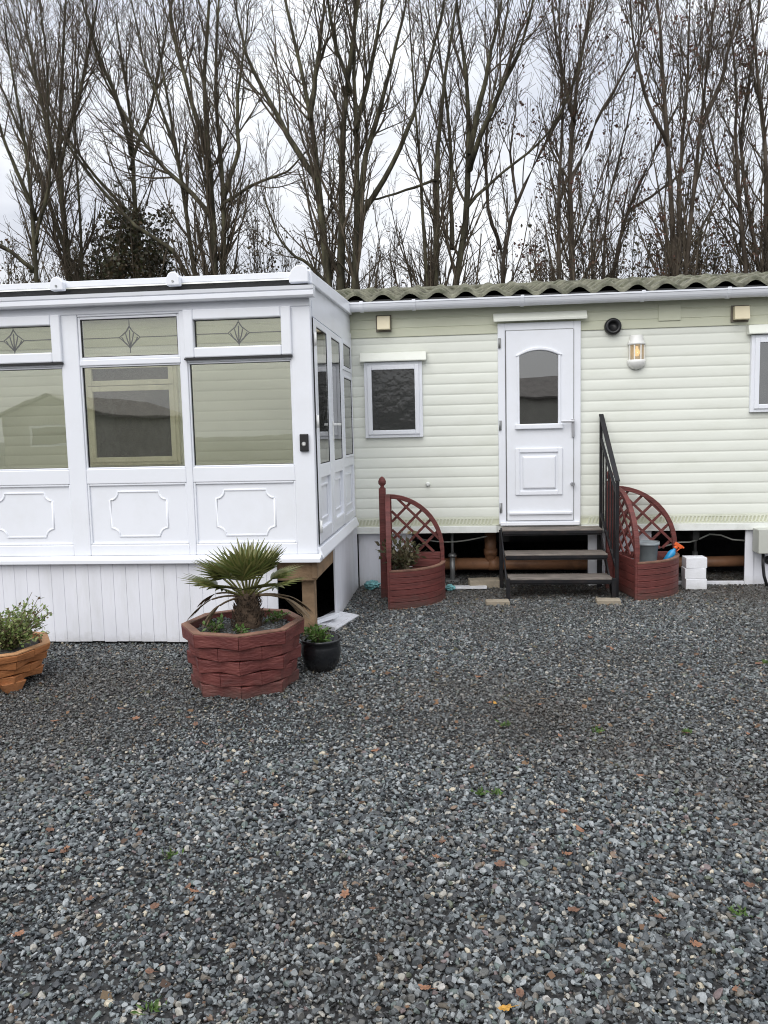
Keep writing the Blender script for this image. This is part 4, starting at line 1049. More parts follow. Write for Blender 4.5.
for a, e, pl, bl in ((-174, 10, .20, .22), (-6, 12, .22, .22), (166, 16, .2, .17), (14, 10, .24, .2), (-150, 0, .16, .18)):
    frond(R(a), R(e), pl, bl, R(24), 13, 'palmdead', droop=.95, name='dead_frond', width=.0125)

# leafy little plants
def leaf_quad(m, p, d, n_, ln, w):
    s = d.cross(n_)
    if s.length < .01: s = Vector((1, 0, 0))
    s.normalize(); n_ = s.cross(d)
    mid = p + d * ln * .5
    m.add([p, mid + s * w + n_ * w * .3, p + d * ln, mid - s * w + n_ * w * .3, mid], [(0, 4, 1), (1, 4, 2), (2, 4, 3), (3, 4, 0)])
def rv(): return Vector((random.gauss(0, 1), random.gauss(0, 1), random.gauss(0, 1))).normalized()
def bushy(name, loc, label, cat, stems, spread, height, leaf, leafm, per, stemm='drystem', extra=()):
    root = empty(name, loc); tag(root, label, cat)
    sm_, lm = MB(), MB()
    specs = [(random.uniform(0, 6.283), random.uniform(.1, 1) * spread, height * random.uniform(.55, 1)) for _ in range(stems)] + list(extra)
    for az, sp_, h in specs:
        u = Vector((math.cos(az), math.sin(az), 0)); pts = [Vector((0, 0, 0)) + u * sp_ * .25 * random.random()]
        k = 6
        for i in range(1, k + 1):
            t = i / k; pts.append(u * sp_ * (t ** 1.2) + Vector((random.uniform(-.012, .012), random.uniform(-.012, .012), h * (t if h > 0 else t))))
        sm_.tube(pts, [.004 - .0025 * i / k for i in range(k + 1)], 5)
        for _ in range(per):
            t = random.uniform(.12, 1); i = min(int(t * k), k - 1); p = pts[i].lerp(pts[i + 1], t * k - i)
            d = (rv() + u * .5 + Vector((0, 0, .5))).normalized()
            leaf_quad(lm, p + d * random.uniform(0, leaf * .9), d, rv() + Vector((0, 0, 1.2)), leaf * random.uniform(.6, 1.2), leaf * .3)
    sm_.build('stems', stemm, root); lm.build('foliage', leafm, root)
    return root
bushy('potted_shrub', (OC[0] + .12, OC[1] + .0, .215), 'leafy green shrub with fine pale leaves growing in the orange planter', 'shrub', 90, .26, .27, .029, 'shrub', 30,
      extra=[(R(-25), .26, .40), (R(-15), .34, .15), (R(-8), .30, .30), (R(-30), .32, .13), (R(-20), .28, .36)])
bushy('small_plant', (-.945, -2.70, .165), 'low green plant with narrow leaves growing in the black pot', 'plant', 26, .11, .11, .04, 'weed', 9)
bushy('straggly_plant', (-.53, -.68, .28), 'straggly half-dead plant growing in the left corner planter', 'plant', 30, .20, .27, .06, 'dryleaf', 9, extra=[(R(150), .08, .36), (R(60), .1, .38), (R(-60), .1, .36)])
bushy('planter_weed', (PC[0] - .15, PC[1] - .14, .35), 'tuft of green weed at the left of the palm trunk', 'weed', 14, .06, .075, .035, 'weed', 6)
bushy('planter_weed', (PC[0] + .02, PC[1] - .16, .35), 'small sprig of green weed right before the palm trunk', 'weed', 9, .05, .05, .03, 'weed', 5)
bushy('planter_weed', (PC[0] + .16, PC[1] + .14, .35), 'green weed behind the palm trunk by the back rim of its planter', 'weed', 14, .09, .06, .03, 'weed', 6)

# black pot
bp_ = empty('black_pot', (-.925, -2.69, 0)); tag(bp_, 'round glossy black plant pot beside the red octagonal planter', 'pot')
m = MB(); m.lathe([(.075, 0), (.088, .008), (.118, .06), (.130, .12), (.127, .165), (.121, .19), (.134, .196), (.136, .21), (.128, .214), (.116, .208), (.112, .17), (.02, .168)], 40); m.build('bowl', 'potblack', bp_)
m = MB(); m.lathe([(.113, .170), (.06, .182), (.01, .186)], 24); m.build('soil', 'soil', bp_)

# bucket and spray bottle in the right-hand corner planter
bk = empty('bucket', (1.685, -.30, .29)); tag(bk, 'grey lidded bucket standing in the right corner planter', 'bucket')
m = MB(); m.lathe([(.080, 0), (.084, .004), (.096, .16), (.102, .162), (.103, .172)], 32); m.build('body', 'bucket', bk)
m = MB(); m.lathe([(.106, .160), (.109, .168), (.107, .182), (.098, .184), (.094, .178), (.03, .180), (.0, .181)], 32); m.build('lid', 'bucket', bk)
m = MB(); m.tube([(.107 * math.cos(t), .100 * math.sin(t), .187) for t in np.linspace(0, math.pi, 16)], .003, 6); m.build('wire_handle', 'steelgrey', bk)
m = MB(); m.lathe([(.007, -.004), (.012, 0), (.012, .03), (.008, .034)], 12, (-.11, -.02, .14)); m.build('handle_lug', 'bucket', bk)
sbt = empty('spray_bottle', (1.86, -.27, .285)); sbt.rotation_euler = (0, R(33), 0); tag(sbt, 'blue spray bottle with orange nozzle leaning in the right corner planter', 'bottle')
m = MB(); m.lathe([(.030, 0), (.034, .006), (.034, .09), (.026, .115), (.014, .13), (.013, .15)], 20); m.build('body', 'blue', sbt)
m = MB(); m.lathe([(.018, .146), (.019, .166), (.014, .17)], 16); m.box(-.028, .046, -.013, .013, .17, .202); m.tube([(.045, 0, .19), (.064, 0, .19)], .010, 10); m.hexa([Vector(p) for p in [(.022, -.006, .13), (.03, -.006, .13), (.03, .006, .13), (.022, .006, .13), (.03, -.006, .171), (.042, -.006, .171), (.042, .006, .171), (.03, .006, .171)]])
m.build('trigger_head', 'orangecap', sbt, .003)

# stack of white blocks
labs = ['white block at the bottom of the stack beside the right corner planter', 'white block in the middle of the stack beside the right corner planter', 'white block on top of the stack beside the right corner planter']
for i, lb in enumerate(labs):
    m = MB(); m.box(-.095, .095, -.07, .07, 0, .0995)
    o = m.build('white_block', 'whiteblock', None, .005); o.location = (2.15 + (.003, -.004, .002)[i], -.13, .008 + .1 * i); o.rotation_euler = (0, 0, (.02, -.01, .03)[i])
    tag(o, lb, 'block', 'stacked white blocks')
# small slabs, offcuts
def slab(x, y, w, d, h, rz__, name, label, cat, m_, z=0.0, bevel=.006):
    m = MB(); k = 9; pts = []
    for i in range(k * 4):
        s, t = divmod(i, k); t /= k
        p = [(-1 + 2 * t, -1), (1, -1 + 2 * t), (1 - 2 * t, 1), (-1, 1 - 2 * t)][s]
        pts.append((p[0] * w / 2 + random.uniform(-.004, .004), p[1] * d / 2 + random.uniform(-.004, .004), 0))
    m.prism(pts, (0, 0, h)); o = m.build(name, m_, None, bevel); o.location = (x, y, z); o.rotation_euler = (0, 0, rz__); tag(o, label, cat); return o
slab(.30, -.80, .20, .11, .045, .08, 'stone_slab', 'small sandy slab on the gravel before the left foot of the steps', 'slab', 'slab')
slab(1.255, -.76, .20, .12, .045, -.05, 'stone_slab', 'small sandy slab on the gravel before the right foot of the steps', 'slab', 'slab')
slab(.21, -.02, .30, .16, .085, .1, 'rubble_block', 'rough pale block lying under the caravan beside the steps', 'block', 'slab')
slab(-.02, -.14, .50, .10, .018, .03, 'white_plank', 'thin white offcut board lying below the drain pipe', 'board', 'skirt', z=.02, bevel=.002)
# fallen white panel offcut by the open corner
p1 = MB()
c = [on_ground(313, 616, .05), on_ground(346, 607, .05), on_ground(334, 631, .05), on_ground(315, 629, .05)]
T = Matrix.Translation((-1.00, -1.42, .028)) @ Matrix.Rotation(R(-14), 4, 'Z') @ Matrix.Rotation(R(7), 4, 'Y')
p1.box(-.13, .10, -.34, .18, 0, .012, T); p1.box(-.13, .10, -.34, -.32, .0125, .035, T)
for i in range(3): p1.box(-.08 + i * .07, -.074 + i * .07, -.315, .17, .0122, .016, T)
o = p1.build('panel_offcut', 'skirt', None, .002); tag(o, 'white cladding offcut lying flat by the open timber corner', 'board')
p1 = MB(); T = Matrix.Translation((-1.09, -1.60, .06)) @ Matrix.Rotation(R(38), 4, 'Z') @ Matrix.Rotation(R(-8), 4, 'Y'); p1.box(-.12, .12, -.03, .03, 0, .03, T)
o = p1.build('trim_offcut', 'pvc', None, .003); tag(o, 'short white trim offcut resting on the fallen panel', 'board')
def crumple(loc, s, label, sq=.6):
    bm = bmesh.new(); bmesh.ops.create_icosphere(bm, subdivisions=3, radius=s)
    for v in bm.verts:
        q = v.co.normalized(); v.co = q * s * (1 + .5 * noise.noise(q * 2.3 + Vector(loc) * 7) + .18 * noise.noise(q * 7)); v.co.z *= sq
    me = bpy.data.meshes.new('plastic_bag'); bm.to_mesh(me); bm.free(); o = bpy.data.objects.new('plastic_bag', me); COL.objects.link(o)
    me.materials.append(M['teal']); o.location = loc; tag(o, label, 'plastic')
crumple((-.88, -.12, .05), .07, 'crumpled teal plastic between the skirting and left trellis post')
crumple((-.115, -.22, .04), .045, 'scrap of teal plastic at the right foot of the left corner planter')

# ----------------------------------------------------------- fallen leaves
def leaf_mesh(i, m_):
    rr = random.Random(i); m = MB(); k = 26; pts = []
    for j in range(k):
        t = 2 * math.pi * j / k
        lob = 1 + (.05 + .17 * (i % 3 == 1)) * math.cos(5 * t) + rr.uniform(-.09, .09)
        pts.append((math.cos(t) * lob, math.sin(t) * lob * (.55 + .25 * (i % 2))))
    cu = rr.uniform(.3, 1.1)
    def zf(x, y): return cu * (x * x * .4 + y * y * rr.uniform(.3, .8)) + rr.uniform(-.14, .14)
    V_ = [Vector((0, 0, .02))] + [Vector((a * .5, b * .5, zf(a * .5, b * .5))) for a, b in pts] + [Vector((a, b, zf(a, b))) for a, b in pts]
    F_ = [(0, 1 + j, 1 + (j + 1) % k) for j in range(k)] + [(1 + j, 1 + k + j, 1 + k + (j + 1) % k, 1 + (j + 1) % k) for j in range(k)]
    m.add([v * .03 for v in V_], F_, True)
    m.tube([(-.026, 0, .002), (-.05, .004, .006), (-.066, .0, .004)], .0012, 5)
    o = m.build('fallen_leaf', m_); return o
kinds = [('leaf_orange', 'orange-brown fallen leaf lying on the grey gravel'), ('leaf_brown', 'dark brown curled fallen leaf lying on the grey gravel'), ('leaf_yellow', 'yellow fallen leaf lying on the grey gravel')]
protos = [leaf_mesh(k * 5 + j, kinds[k][0]) for k in range(3) for j in range(3)]
spots = [(194, 897, 0), (188, 893, 1), (505, 1016, 2), (735, 997, 0), (696, 951, 0), (436, 862, 0), (580, 835, 0), (495, 707, 2), (490, 706, 0), (612, 652, 0), (668, 750, 0), (598, 730, 1), (472, 772, 0), (50, 835, 1), (300, 706, 0),
         (55, 725, 0), (136, 722, 0), (245, 777, 0), (205, 748, 0), (478, 680, 0), (540, 708, 0), (748, 738, 0), (735, 830, 0), (656, 907, 0), (660, 924, 1), (150, 978, 1), (372, 915, 1), (345, 900, 0), (520, 1000, 1), (425, 995, 0), (360, 690, 1),
         (265, 785, 1), (375, 755, 0), (330, 720, 0), (700, 690, 1), (640, 780, 0), (560, 740, 0), (520, 760, 0), (440, 650, 1), (655, 640, 0), (590, 640, 1), (690, 620, 0), (180, 870, 1), (90, 905, 1), (276, 810, 0), (500, 870, 1)]
g_ = random.Random(77)
for _ in range(26): spots.append((g_.uniform(10, 760), 610 + 340 * g_.random() ** 1.9, g_.choice([0, 0, 1, 1, 1])))
spots = [q for q in spots if not (q[0] < 350 and q[1] < 705)]
used = set()
for (px, py, k) in spots:
    j = k * 3 + random.randrange(3)
    if j not in used: o = protos[j]; used.add(j)
    else: o = protos[j].copy(); COL.objects.link(o)
    p = on_ground(px, py); o.location = (p.x, p.y, .021); o.rotation_euler = (random.uniform(-.25, .25), random.uniform(-.25, .25), random.uniform(0, 6.28))
    s = random.uniform(.36, .68); o.scale = (s, s, s)
    tag(o, kinds[k][1], 'leaf', ('orange-brown leaves on the gravel', 'dark brown leaves on the gravel', 'yellow leaves on the gravel')[k])
for j, o in enumerate(protos):
    if j not in used: bpy.data.objects.remove(o)
for i, (px, py) in enumerate(((598, 734), (686, 735), (497, 797), (505, 728), (172, 860), (740, 918), (480, 797), (150, 1015), (765, 665))):
    m = MB()
    for _ in range(26):
        d = (Vector((random.gauss(0, 1), random.gauss(0, 1), random.uniform(.3, 1.2)))).normalized(); leaf_quad(m, Vector((random.gauss(0, .012), random.gauss(0, .012), .006)), d, rv(), random.uniform(.015, .035), .004)
    o = m.build('weed_tuft', 'weed'); p = on_ground(px, py); o.location = (p.x, p.y, .008); tag(o, 'small green weed tuft growing through the gravel', 'weed', 'weed tufts in the gravel')

# fine leaf litter and twiglets blown over the gravel: uncounted scraps
def litter():
    g = np.random.default_rng(5); k = 7600
    xy = np.column_stack([g.uniform(-5.5, 5.5, k), np.where(g.random(k) < .45, g.normal(-3.2, .6, k), np.where(g.random(k) < .45, g.normal(-.35, .3, k), g.uniform(-6.3, .2, k)))])
    keep = (np.abs(xy[:, 0] + .098 * (xy[:, 1] + 7.7)) < .6 * (xy[:, 1] + 7.7) + .8) & (xy[:, 1] < .3) & ~((xy[:, 0] < -1.0) & (xy[:, 1] > -2.15))
    keep &= np.hypot(xy[:, 0] - PC[0], xy[:, 1] - PC[1]) > .38
    xy = xy[keep]; pts = np.column_stack([xy, g.uniform(.008, .018, len(xy))]); m_ = len(pts)
    az = g.uniform(0, 6.283, m_); d = np.column_stack([np.cos(az), np.sin(az), g.normal(0, .25, m_)]); sd = np.column_stack([-np.sin(az), np.cos(az), g.normal(0, .3, m_)])
    L_ = g.lognormal(math.log(.017), .5, m_).clip(.006, .045)[:, None]; w = np.where(g.random(m_) < .3, .08, g.uniform(.25, .5, m_))[:, None]
    V = np.stack([pts - d * L_ * .5, pts + sd * L_ * w, pts + d * L_ * .5, pts - sd * L_ * w], axis=1).reshape(-1, 3)
    tag(np_mesh('leaf_litter', V, np.arange(m_ * 4).reshape(m_, 4), M['litter'], None, False), 'brown leaf scraps and twiglets scattered over the gravel', 'leaf litter', kind='stuff')
M['litter'] = leaf_mat('leaf_litter', [(.05, .03, .02), (.10, .055, .03), (.16, .085, .04), (.12, .095, .055), (.045, .05, .02)], .7, .1)
litter()

# ------------------------------------------------------------------- trees
def tubes_np(P, Rr, n):
    """P (N,K,3) polylines, Rr (N,K) radii -> verts, quads"""
    Nn, K, _ = P.shape
    d = np.empty_like(P); d[:, 1:-1] = P[:, 2:] - P[:, :-2]; d[:, 0] = P[:, 1] - P[:, 0]; d[:, -1] = P[:, -1] - P[:, -2]
    d /= np.linalg.norm(d, axis=2, keepdims=True) + 1e-9
    ref = np.where(np.abs(d[..., 2:3]) < .9, np.array([0, 0, 1.]), np.array([1., 0, 0]))
    a = np.cross(d, ref); a /= np.linalg.norm(a, axis=2, keepdims=True) + 1e-9; b = np.cross(a, d)
    t = np.arange(n) * 2 * np.pi / n
    V = P[:, :, None] + Rr[:, :, None, None] * (a[:, :, None] * np.cos(t)[None, None, :, None] + b[:, :, None] * np.sin(t)[None, None, :, None])
    idx = np.arange(Nn * K * n).reshape(Nn, K, n); nx = np.roll(idx, -1, axis=2)
    F = np.stack([idx[:, :-1], nx[:, :-1], nx[:, 1:], idx[:, 1:]], axis=-1).reshape(-1, 4)
    return V.reshape(-1, 3), F
def resample(pts, k):
    pts = np.array(pts, float); dd = np.r_[0, np.cumsum(np.linalg.norm(np.diff(pts, axis=0), axis=1))]
    # catmull-rom like smoothing through dense linear + moving average
    u = np.linspace(0, dd[-1], 4 * k); q = np.column_stack([np.interp(u, dd, pts[:, i]) for i in range(3)])
    for _ in range(3):
        q[1:-1] = .25 * q[:-2] + .5 * q[1:-1] + .25 * q[2:]
    return q[np.linspace(0, len(q) - 1, k).round().astype(int)]
def grow(P, Rr, dens, tmin, tmax, ang, lmin, lmax, K, wig, upc, rfac, rmin, g, cap=400):
    """children along parents P (N,K0,3): dens per metre of parent, lengths in metres, shorter towards the parent's tip"""
    Nn, K0, _ = P.shape
    plen = np.linalg.norm(np.diff(P, axis=1), axis=2).sum(1)
    cnt = np.minimum(np.floor(plen * dens + g.random(Nn)).astype(int), cap)
    par = np.repeat(np.arange(Nn), cnt); m = len(par)
    tt = g.uniform(tmin, tmax, m); t = tt * (K0 - 1); i = np.minimum(t.astype(int), K0 - 2); f = (t - i)[:, None]
    base = P[par, i] * (1 - f) + P[par, i + 1] * f
    d = P[par, i + 1] - P[par, i]; d /= np.linalg.norm(d, axis=1, keepdims=True) + 1e-9
    r0 = (Rr[par, i] * (1 - f[:, 0]) + Rr[par, i + 1] * f[:, 0])
    rnd = g.normal(size=(m, 3)); perp = rnd - (rnd * d).sum(1, keepdims=True) * d; perp /= np.linalg.norm(perp, axis=1, keepdims=True) + 1e-9
    an = np.radians(g.uniform(ang[0], ang[1], m))[:, None]
    dirv = d * np.cos(an) + perp * np.sin(an)
    ln = np.minimum(g.uniform(lmin, lmax, m) * (1.15 - .7 * tt), plen[par] * .75)
    Q = np.empty((m, K, 3)); Q[:, 0] = base; step = (ln / (K - 1))[:, None]
    for k in range(1, K):
        Q[:, k] = Q[:, k - 1] + dirv * step
        dirv = dirv + g.normal(0, wig, (m, 3)) + np.array([0, 0, upc]); dirv /= np.linalg.norm(dirv, axis=1, keepdims=True)
    rb = np.maximum(np.minimum(r0 * rfac, ln * .014 + .003), rmin)[:, None]; rr = rb * np.linspace(1, .35, K)[None]
    return Q, np.maximum(rr, rmin * .7)
def leafcards(pts, size, g, per=1, spread=.1):
    pts = np.repeat(pts, per, axis=0) + g.normal(0, spread, (len(pts) * per, 3)); m = len(pts)
    d = g.normal(size=(m, 3)); d /= np.linalg.norm(d, axis=1, keepdims=True); e = g.normal(size=(m, 3)); s = np.cross(d, e); s /= np.linalg.norm(s, axis=1, keepdims=True)
    L_ = (g.uniform(.6, 1.3, m) * size)[:, None]
    V = np.stack([pts, pts + d * L_ * .5 + s * L_ * .38, pts + d * L_, pts + d * L_ * .5 - s * L_ * .38], axis=1).reshape(-1, 3)
    return V, np.arange(m * 4).reshape(m, 4)
def tree(name, label, Y, stems, seed, barkm='bark_green', leaves=0, ivy=0, n1=3.6, n2=4.8, n3=5.6, up=.10):
    g = np.random.default_rng(seed)
    base = on_y(stems[0][1][0][0], stems[0][1][0][1], Y); root = empty(name, (base.x, Y, 0))
    tag(root, label, 'tree', 'bare trees behind the caravan'); O = np.array([base.x, Y, 0])
    K0 = 16; P, Rr = [], []
    for (wpx, pts, full) in stems:
        dep = g.normal(0, .35); q = []
        if not full:   # a limb starts inside its trunk
            (xa, ya), (xb, yb) = pts[0], pts[1]; pts = [(xa - (xb - xa) * .03, ya + 4)] + pts
        else: dep *= .3
        for j, (px, py) in enumerate(pts):
            v = on_y(px, py, Y + (dep * j * .35)); q.append((v.x, v.y, v.z))
        if full:   # down to the ground
            q = [(q[0][0] * .8 + base.x * .2, Y, 0.0)] + q
        # on upward past the top of the picture
        d = np.array(q[-1]) - np.array(q[-2]); d /= np.linalg.norm(d); top = np.array(q[-1])
        ext = max(.6, (9.6 - top[2]) * (.8 if full else .5) + g.uniform(-.5, .5)) if top[2] > 5.5 else .9
        for e in (0.5, 1.0): q.append(tuple(top + (d * .6 + np.array([0, 0, .55])) * ext * e))
        p = resample(q, K0); p[2:] += g.normal(0, .018, (K0 - 2, 3)).cumsum(axis=0) * .6
        dist = (Y + 7.7); r0 = wpx / 2 * dist / FOCAL
        P.append(p); Rr.append(r0 * (np.linspace(1, .12, K0) ** .9))
    P = np.array(P) - O; Rr = np.maximum(np.array(Rr), .008)
    Rr = Rr * (1 + g.normal(0, .05, Rr.shape)); V, F = tubes_np(P, Rr, 9); np_mesh('trunk', V, F, barkm, root)
    B1, R1 = grow(P, Rr, n1, .22, .98, (14, 40), .9, 2.6, 11, .06, up, .45, .0075, g)
    B2, R2 = grow(B1, R1, n2, .10, .97, (18, 48), .35, 1.15, 8, .085, up * .9, .62, .0050, g)
    B3, R3 = grow(B2, R2, n3, .12, .98, (22, 58), .12, .48, 5, .12, up * .8, .75, .0036, g)
    parts = [tubes_np(B1, R1, 6), tubes_np(B2, R2, 4), tubes_np(B3, R3, 3)]
    vs, fs, o = [], [], 0
    for v, f in parts: vs.append(v); fs.append(f + o); o += len(v)
    np_mesh('crown', np.concatenate(vs), np.concatenate(fs), 'twig', root)
    if leaves:
        tips = B3[:, -1]; sel = tips[g.choice(len(tips), min(leaves, len(tips)), replace=False)]
        v, f = leafcards(sel, .062, g, 6, .035); np_mesh('dead_leaves', v, f, 'tanleaf', root, False)
    if ivy:
        st = P[0]; k = g.integers(1, 9, ivy); sel = st[k] + (st[np.minimum(k + 1, K0 - 1)] - st[k]) * g.random((ivy, 1)); sel = sel + g.normal(0, 1, (ivy, 3)) * np.array([.16, .16, .1])
        v, f = leafcards(sel, .085, g, 1, .04); np_mesh('ivy', v, f, 'ivy', root, False)
    return root
S = True; H = False
tree('bare_tree', 'bare tree at the far left whose dark branches lean out of frame', 7.4, [
    (8, [(37, 290), (35, 240), (33, 190), (25, 130), (12, 60)], S), (5, [(32, 268), (10, 252), (-15, 240)], H), (5, [(35, 215), (15, 170), (-5, 120)], H), (4, [(36, 240), (50, 180), (48, 90), (40, 20)], H)], 11)
tree('bare_tree', 'slim bare tree with upright trunk left of the ivy-clad tree', 8.6, [
    (9, [(71, 290), (63, 215), (59, 150), (63, 85), (67, 0)], S), (5.5, [(70, 262), (52, 210), (32, 165), (10, 110), (-8, 70)], H), (5, [(62, 200), (45, 120), (30, 50), (18, 0)], H), (5, [(82, 290), (80, 210), (76, 130), (80, 40)], S), (5, [(61, 160), (80, 100), (92, 40), (100, 0)], H)], 12)
tree('ivy_clad_tree', 'tree with ivy-covered lower trunk above the conservatory roof', 8.9, [
    (9, [(136, 290), (134, 225), (131, 160), (128, 110), (118, 50)], S), (3.5, [(132, 215), (95, 178), (66, 140), (30, 70), (8, 10)], H), (5, [(131, 150), (115, 95), (95, 45), (82, 0)], H), (4, [(131, 165), (150, 110), (158, 60), (170, 0)], H)], 13, ivy=2600)
tree('bare_tree', 'tall bare tree with paired mossy trunks behind the conservatory roof', 7.8, [
    (11, [(217, 290), (212, 212), (207, 142), (204, 85), (210, 0)], S), (9, [(222, 290), (224, 200), (217, 127), (214, 57), (219, 0)], S), (5, [(208, 212), (188, 188), (167, 170), (134, 130), (108, 85), (88, 28)], H),
    (3.6, [(222, 204), (254, 184), (288, 175)], H), (5, [(224, 195), (240, 150), (238, 100), (246, 40)], H), (6, [(207, 150), (190, 100), (176, 50), (168, 0)], H)], 14, n1=3.9)
tree('bare_tree', 'leaning bare tree whose long limb slants left across the ivy-clad trunk', 8.3, [
    (8, [(196, 290), (184, 205), (176, 150), (168, 100), (158, 40)], S), (4.5, [(190, 280), (172, 248), (136, 228), (95, 183), (62, 138), (40, 95)], H), (4, [(178, 160), (160, 110), (140, 60), (128, 0)], H)], 15)
tree('bare_tree', 'big bare tree with three thick trunks rising beside the conservatory corner', 7.0, [
    (13, [(340, 295), (344, 227), (343, 156), (349, 85), (360, 0)], S), (12, [(329, 295), (322, 227), (317, 156), (309, 113), (297, 60), (284, 0)], S), (11, [(355, 295), (357, 212), (356, 127), (352, 57), (355, 0)], S),
    (7, [(316, 178), (295, 144), (269, 96), (249, 57), (238, 10)], H), (6, [(310, 115), (318, 60), (322, 0)], H), (7, [(359, 218), (366, 159), (384, 105), (394, 71), (408, 10)], H), (6, [(360, 217), (390, 167), (412, 120), (430, 70), (446, 10)], H), (5, [(350, 90), (335, 40), (330, 0)], H), (6, [(356, 130), (372, 70), (382, 0)], H), (4, [(328, 285), (308, 262), (292, 255), (280, 240)], H)], 16, n1=3.5)
tree('bare_tree', 'bare tree forking low into curved mossy stems over the tiled roof', 7.6, [
    (10, [(452, 295), (463, 243), (468, 170), (471, 113), (466, 71), (459, 10)], S), (9, [(438, 295), (440, 240), (441, 170), (444, 113), (451, 57), (462, 0)], S), (6, [(427, 285), (422, 212), (419, 156), (416, 100), (412, 40)], S),
    (6, [(470, 150), (478, 110), (488, 57), (499, 0)], H), (3.2, [(468, 204), (495, 178), (522, 156), (550, 125), (575, 75)], H), (6, [(470, 165), (480, 140), (502, 93), (524, 48), (537, 0)], H), (3, [(440, 178), (410, 188), (380, 198), (362, 200)], H), (5, [(452, 245), (452, 170), (449, 100), (440, 30)], H)], 17, n1=3.4, n2=4.4)
tree('bare_tree', 'thin bare tree with one bent trunk leaning right over the door', 8.4, [
    (6, [(499, 295), (502, 237), (516, 198), (539, 150), (561, 110), (577, 65), (590, 5)], S), (4, [(500, 245), (490, 215), (486, 170), (490, 110)], H), (3, [(516, 198), (512, 150), (520, 95)], H)], 18, 'bark_brown', leaves=60, n1=3.2, n2=4.2, n3=5)
tree('bare_tree', 'bare tree with twin straight trunks and brown leaf tufts above the flue', 8.0, [
    (9, [(572, 295), (570, 170), (575, 113), (581, 57), (593, 0)], S), (7, [(558, 295), (557, 170), (560, 110), (555, 40)], S), (4, [(571, 180), (600, 110), (625, 70), (640, 40)], H), (4, [(574, 120), (560, 60), (552, 0)], H)], 19, 'bark_brown', leaves=150, n1=3.6, n2=4.4, n3=5)
tree('bare_tree', 'slender slanting bare sapling with reddish seed tufts above the wall lamp', 8.8, [
    (6, [(609, 295), (627, 212), (644, 176), (664, 136), (688, 90)], S), (4, [(604, 290), (610, 212), (628, 140), (640, 80), (646, 20)], S), (3, [(590, 290), (594, 230), (604, 180), (610, 110)], S), (3, [(629, 210), (655, 195), (680, 175)], H)], 20, 'bark_brown', leaves=150, n1=3.2, n2=4.2, n3=5)
tree('bare_tree', 'tall bare tree of three slim trunks above the cream vent on the right', 7.5, [
    (9, [(676, 295), (671, 212), (667, 142), (663, 85), (661, 28), (657, 0)], S), (7, [(684, 295), (693, 198), (701, 127), (707, 71), (716, 0)], S), (5, [(679, 260), (682, 170), (692, 85), (694, 20)], H), (4, [(666, 140), (645, 90), (636, 40), (634, 0)], H), (4, [(702, 125), (722, 80), (735, 30), (742, 0)], H)], 21, 'bark_brown', leaves=170, n1=3.6, n2=4.4, n3=5)
tree('bare_tree', 'bare tree with brown leaf tufts at the right edge of the photo', 7.9, [
    (7, [(749, 290), (741, 212), (735, 142), (738, 99), (730, 28)], S), (6, [(764, 290), (750, 205), (741, 140), (752, 70), (760, 10)], S), (8, [(768, 290), (766, 200), (764, 140), (755, 57), (748, 0)], S), (3, [(742, 215), (720, 180), (708, 130)], H)], 22, 'bark_brown', leaves=150, n1=3.6, n2=4.4, n3=5)

# undergrowth behind the roof line: saplings and shrubs standing one by one
def shrub(label, pxc, pyt, wpx, Y, seed, leafm, nleaf, nst=22, lsize=.07):
    g = np.random.default_rng(seed); b = on_y(pxc, 285, Y); top = on_y(pxc, pyt, Y).z; dist = Y + 7.7; hw = wpx / 2 * dist / FOCAL
    root = empty('shrub', (b.x, Y, 0)); tag(root, label, 'shrub', 'shrubs between the bare trees')
    K = 9; P = np.empty((nst, K, 3)); t = np.linspace(0, 1, K)
    ox = g.normal(0, .5, nst) * hw; hh = top * g.uniform(.7, 1.02, nst)
    for i in range(nst):
        P[i, :, 0] = g.uniform(-.4, .4) * hw + ox[i] * t + g.normal(0, .03, K).cumsum(); P[i, :, 1] = g.normal(0, .4) * (.4 + t) + g.normal(0, .03, K).cumsum(); P[i, :, 2] = hh[i] * t
    Rr = np.repeat((.026 * (1 - .8 * t))[None], nst, 0)
    B1, R1 = grow(P, Rr, 2.6, .40, .98, (16, 45), .35, 1.2, 8, .08, .08, .55, .0065, g); B2, R2 = grow(B1, R1, 8, .1, .98, (22, 60), .12, .45, 5, .12, .06, .7, .0048, g)
    vs, fs, o = [], [], 0
    for v, f in (tubes_np(P, Rr, 6), tubes_np(B1, R1, 5), tubes_np(B2, R2, 3)): vs.append(v); fs.append(f + o); o += len(v)
    np_mesh('stems', np.concatenate(vs), np.concatenate(fs), 'twig', root)
    tips = B2.reshape(-1, 3); tips = tips[(tips[:, 2] > 1.8)]; sel = tips[g.choice(len(tips), min(nleaf, len(tips)), replace=False)]
    v, f = leafcards(sel, lsize, g, 2, .06); np_mesh('foliage', v, f, leafm, root, False)
shrub('dense dark evergreen shrub around the ivy-clad trunk', 128, 205, 100, 9.4, 31, 'ivy', 9000, 40, .085)
shrub('brown-leaved shrub low above the roof at the far left', 12, 238, 70, 9.6, 32, 'hedgeleaf', 700)
shrub('thin brown thicket left of the ivy-clad tree', 70, 232, 60, 10.2, 33, 'hedgeleaf', 800)
shrub('airy twiggy shrub between the paired trunks and the three-trunked tree', 268, 200, 95, 9.8, 34, 'hedgeleaf', 450, 28)
shrub('twiggy sapling clump just right of the three thick trunks', 398, 195, 60, 10.0, 35, 'hedgeleaf', 120, 12)
shrub('twiggy brown shrub behind the thin bent tree', 528, 222, 80, 9.6, 36, 'hedgeleaf', 500, 16)
shrub('reddish brown thicket behind the slanting sapling', 612, 212, 95, 10.0, 37, 'hedgeleaf', 1100, 30)
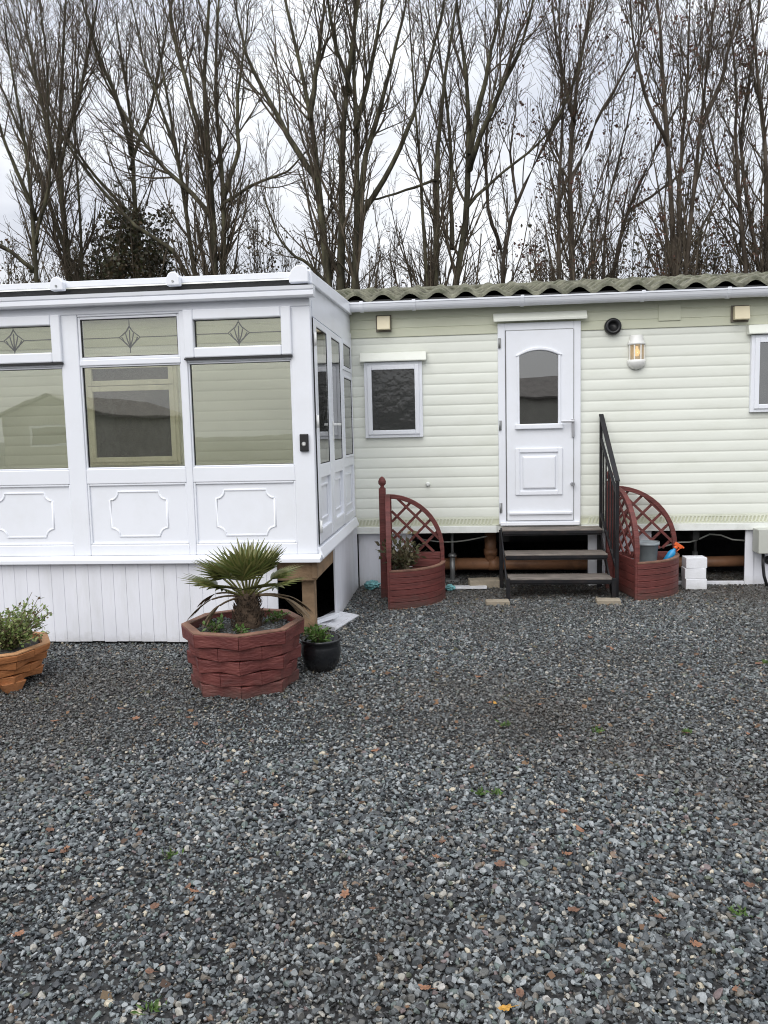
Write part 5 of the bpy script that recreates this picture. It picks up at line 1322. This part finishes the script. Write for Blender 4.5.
shrub('green-brown thicket below the three slim trunks on the right', 690, 208, 80, 9.2, 38, 'hedgeleaf', 1500, 30)
shrub('brown twiggy shrub low at the right edge behind the roof', 752, 222, 70, 9.8, 39, 'hedgeleaf', 700, 16)

# ----------------------------- caravan across the yard, mirrored in the glass
nb = empty('neighbouring_caravan', (-.5, -29, 0)); tag(nb, 'gabled caravan across the yard, mirrored in the conservatory windows', 'caravan')
m = MB(); m.box(-5, 5, -1.7, 1.7, .3, 2.8); m.prism([(-5, -1.7, 2.801), (-5, 1.7, 2.801), (-5, 0, 3.6)], (10, 0, 0)); m.build('wall', 'nbwall', nb)
m = MB()
for s in (-1, 1): m.hexa([Vector(p) for p in [(-5.15, s * 1.9, 2.74), (5.15, s * 1.9, 2.74), (5.15, 0, 3.63), (-5.15, 0, 3.63), (-5.15, s * 1.9, 2.82), (5.15, s * 1.9, 2.82), (5.15, 0, 3.72), (-5.15, 0, 3.72)]])
m.build('roof', 'nbroof', nb)
for xx in (-3.6, -1.2, 1.2):
    m = MB(); rect_frame(m, xx - .55, xx + .55, 1.3, 2.3, .07, 1.701, 1.74); w_ = m.build('window', 'pvc', nb); m = MB(); m.box(xx - .48, xx + .48, 1.703, 1.715, 1.37, 2.23); m.build('pane', 'inside', w_)

nb2 = empty('neighbouring_caravan', (-15.2, -25, 0)); tag(nb2, 'caravan turned gable end on, mirrored in the leftmost conservatory pane', 'caravan')
m = MB(); m.box(-1.9, 1.9, -9, 0, .3, 2.35); m.prism([(-1.9, 0, 2.351), (1.9, 0, 2.351), (0, 0, 3.05)], (0, -9, 0)); m.build('wall', 'nbwall', nb2)
m = MB()
for s_ in (-1, 1): m.hexa([Vector(p) for p in [(s_ * 2.1, .2, 2.30), (s_ * 2.1, -9.2, 2.30), (0, -9.2, 3.08), (0, .2, 3.08), (s_ * 2.1, .2, 2.40), (s_ * 2.1, -9.2, 2.40), (0, -9.2, 3.18), (0, .2, 3.18)]])
m.build('roof', 'nbroof', nb2)
m = MB(); rect_frame(m, -.8, .8, 1.2, 2.0, .08, .001, .04); w_ = m.build('window', 'pvc', nb2); m = MB(); m.box(-.72, .72, .003, .015, 1.28, 1.92); m.build('pane', 'inside', w_)
